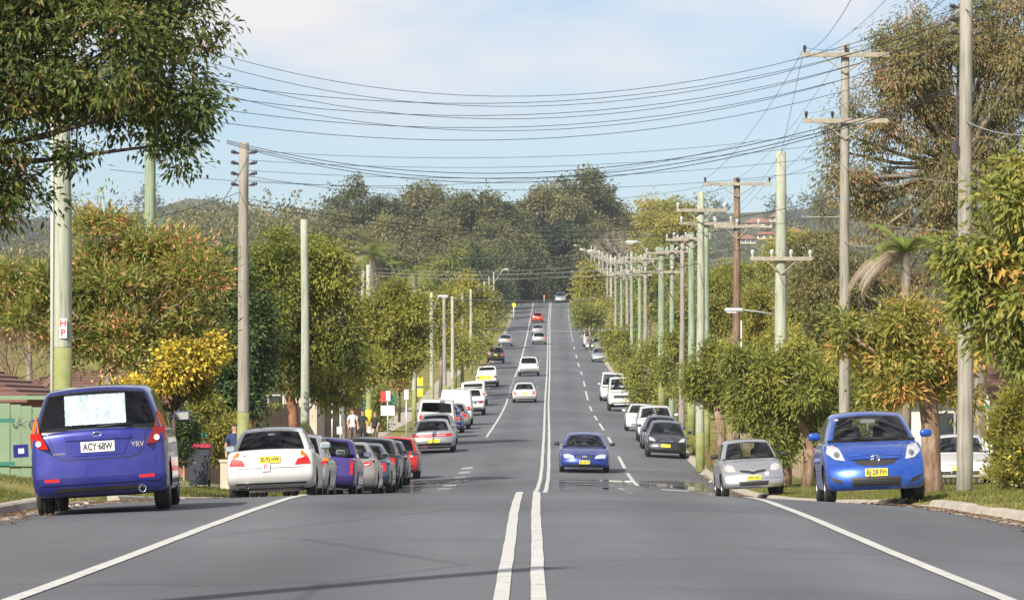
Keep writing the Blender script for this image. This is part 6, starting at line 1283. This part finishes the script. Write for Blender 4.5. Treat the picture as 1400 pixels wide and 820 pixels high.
def driver(label, car, x, y, shirt):
    me = bpy.data.meshes.new('figure')
    J = [((0,0,.42),.13),((0,-.06,.62),.125),((0,-.12,.86),.14),((0,-.12,.98),.06),((0,-.11,1.05),.055),((0,-.10,1.13),.09),((0,-.11,1.21),.075),((-.1,.1,.42),.09),((-.12,.5,.5),.06),((-.12,.72,.2),.045),((.1,.1,.42),.09),((.12,.5,.5),.06),((.12,.72,.2),.045),((-.19,-.1,.9),.06),((-.25,.1,.68),.045),((-.15,.36,.80),.035),((.19,-.1,.9),.06),((.25,.1,.68),.045),((.15,.36,.80),.035)]
    E = [(0,1),(1,2),(2,3),(3,4),(4,5),(5,6),(0,7),(7,8),(8,9),(0,10),(10,11),(11,12),(2,13),(13,14),(14,15),(2,16),(16,17),(17,18)]
    me.from_pydata([j[0] for j in J], E, []); o = bpy.data.objects.new('figure', me); COL.objects.link(o); o.modifiers.new('s', 'SKIN'); o.modifiers.new('u', 'SUBSURF').levels = 1
    for i, j in enumerate(J): me.skin_vertices[0].data[i].radius = (j[1], j[1] * .85); me.skin_vertices[0].data[i].use_root = i == 0
    dg = bpy.context.evaluated_depsgraph_get(); ev = bpy.data.meshes.new_from_object(o.evaluated_get(dg)); bpy.data.objects.remove(o)
    for m_ in (shirt, M['skin'], M['hair']): ev.materials.append(m_)
    for p in ev.polygons: p.use_smooth = True; p.material_index = 0 if p.center.z < .98 else (2 if p.center.z > 1.17 or p.center.y < -.15 else 1)
    b = link('person', ev); b.matrix_world = car.matrix_world @ Matrix.Translation((x, y, .06)); tag(b, label, 'person', 'people in cars')
cl = lambda n, c: mat(n, c, .9, var=.1)
driver('driver in a dark shirt inside the royal blue sedan', fal, .36, .12, cl('driver_shirt', (.06, .06, .07)))
person('person in a white top walking by the leaning grey pole', 482, 178, 1.72, cl('white_shirt', (.72, .72, .72)), cl('grey_trousers', (.12, .12, .14)), M['hair'], R(200))
person('person in a dark sleeveless top beside the yellow banded pole', 496, 176, 1.74, cl('black_top', (.03, .03, .035)), cl('black_trousers', (.02, .02, .025)), M['hair'], R(170), arm=.05)
person('person with brown hair in dark clothes right of the yellow banded pole', 513, 177, 1.66, cl('dark_jacket', (.03, .028, .03)), cl('pale_trousers', (.5, .44, .36)), M['hairb'], R(150))
person('person in a navy shirt standing behind the white sedan', 321, 100, 1.68, cl('navy_shirt', (.03, .05, .14)), cl('navy_trousers', (.02, .025, .05)), M['hair'], R(185))
# litter by the kerbs
for k, (px, d, off) in enumerate(((0, 52.0, -6.0), (0, 140, 5.75), (0, 55, -6.1), (0, 150, 5.8))):
    X = off + float(cx(d)); mb = MB(); mb.box((0, 0, .012), (.13, .09, .02), 0, Matrix.Rotation(.5 + k, 3, 'Z')); mb.box((.06, .03, .02), (.06, .05, .03), 0, Matrix.Rotation(1.5 + k, 3, 'X'))
    o = mb.build('litter', M['plate_w']); o.location = (X, d, float(road_z(off, d))); tag(o, ['crumpled white paper litter in the left gutter near the hatchback', 'white litter on the right gutter by the dry grass', 'second scrap of white paper in the left gutter', 'second white scrap in the right gutter'][k], 'litter')

# ------------------------------------------------------------------ hazy air
def haze():
    m = bpy.data.materials.new('hazy_air'); m.use_nodes = True; n = m.node_tree.nodes; n.clear()
    o = n.new('ShaderNodeOutputMaterial'); v = n.new('ShaderNodeVolumePrincipled'); v.inputs['Color'].default_value = (.80, .88, 1.0, 1); v.inputs['Density'].default_value = .0001; v.inputs['Anisotropy'].default_value = 0.0
    m.node_tree.links.new(v.outputs['Volume'], o.inputs['Volume'])
    mb = MB(); mb.box((0, 1690, 83), (3420, 3620, 174)); h = mb.build('haze', m); tag(h, 'thin pale haze over the whole valley', 'haze', kind='stuff')
haze()
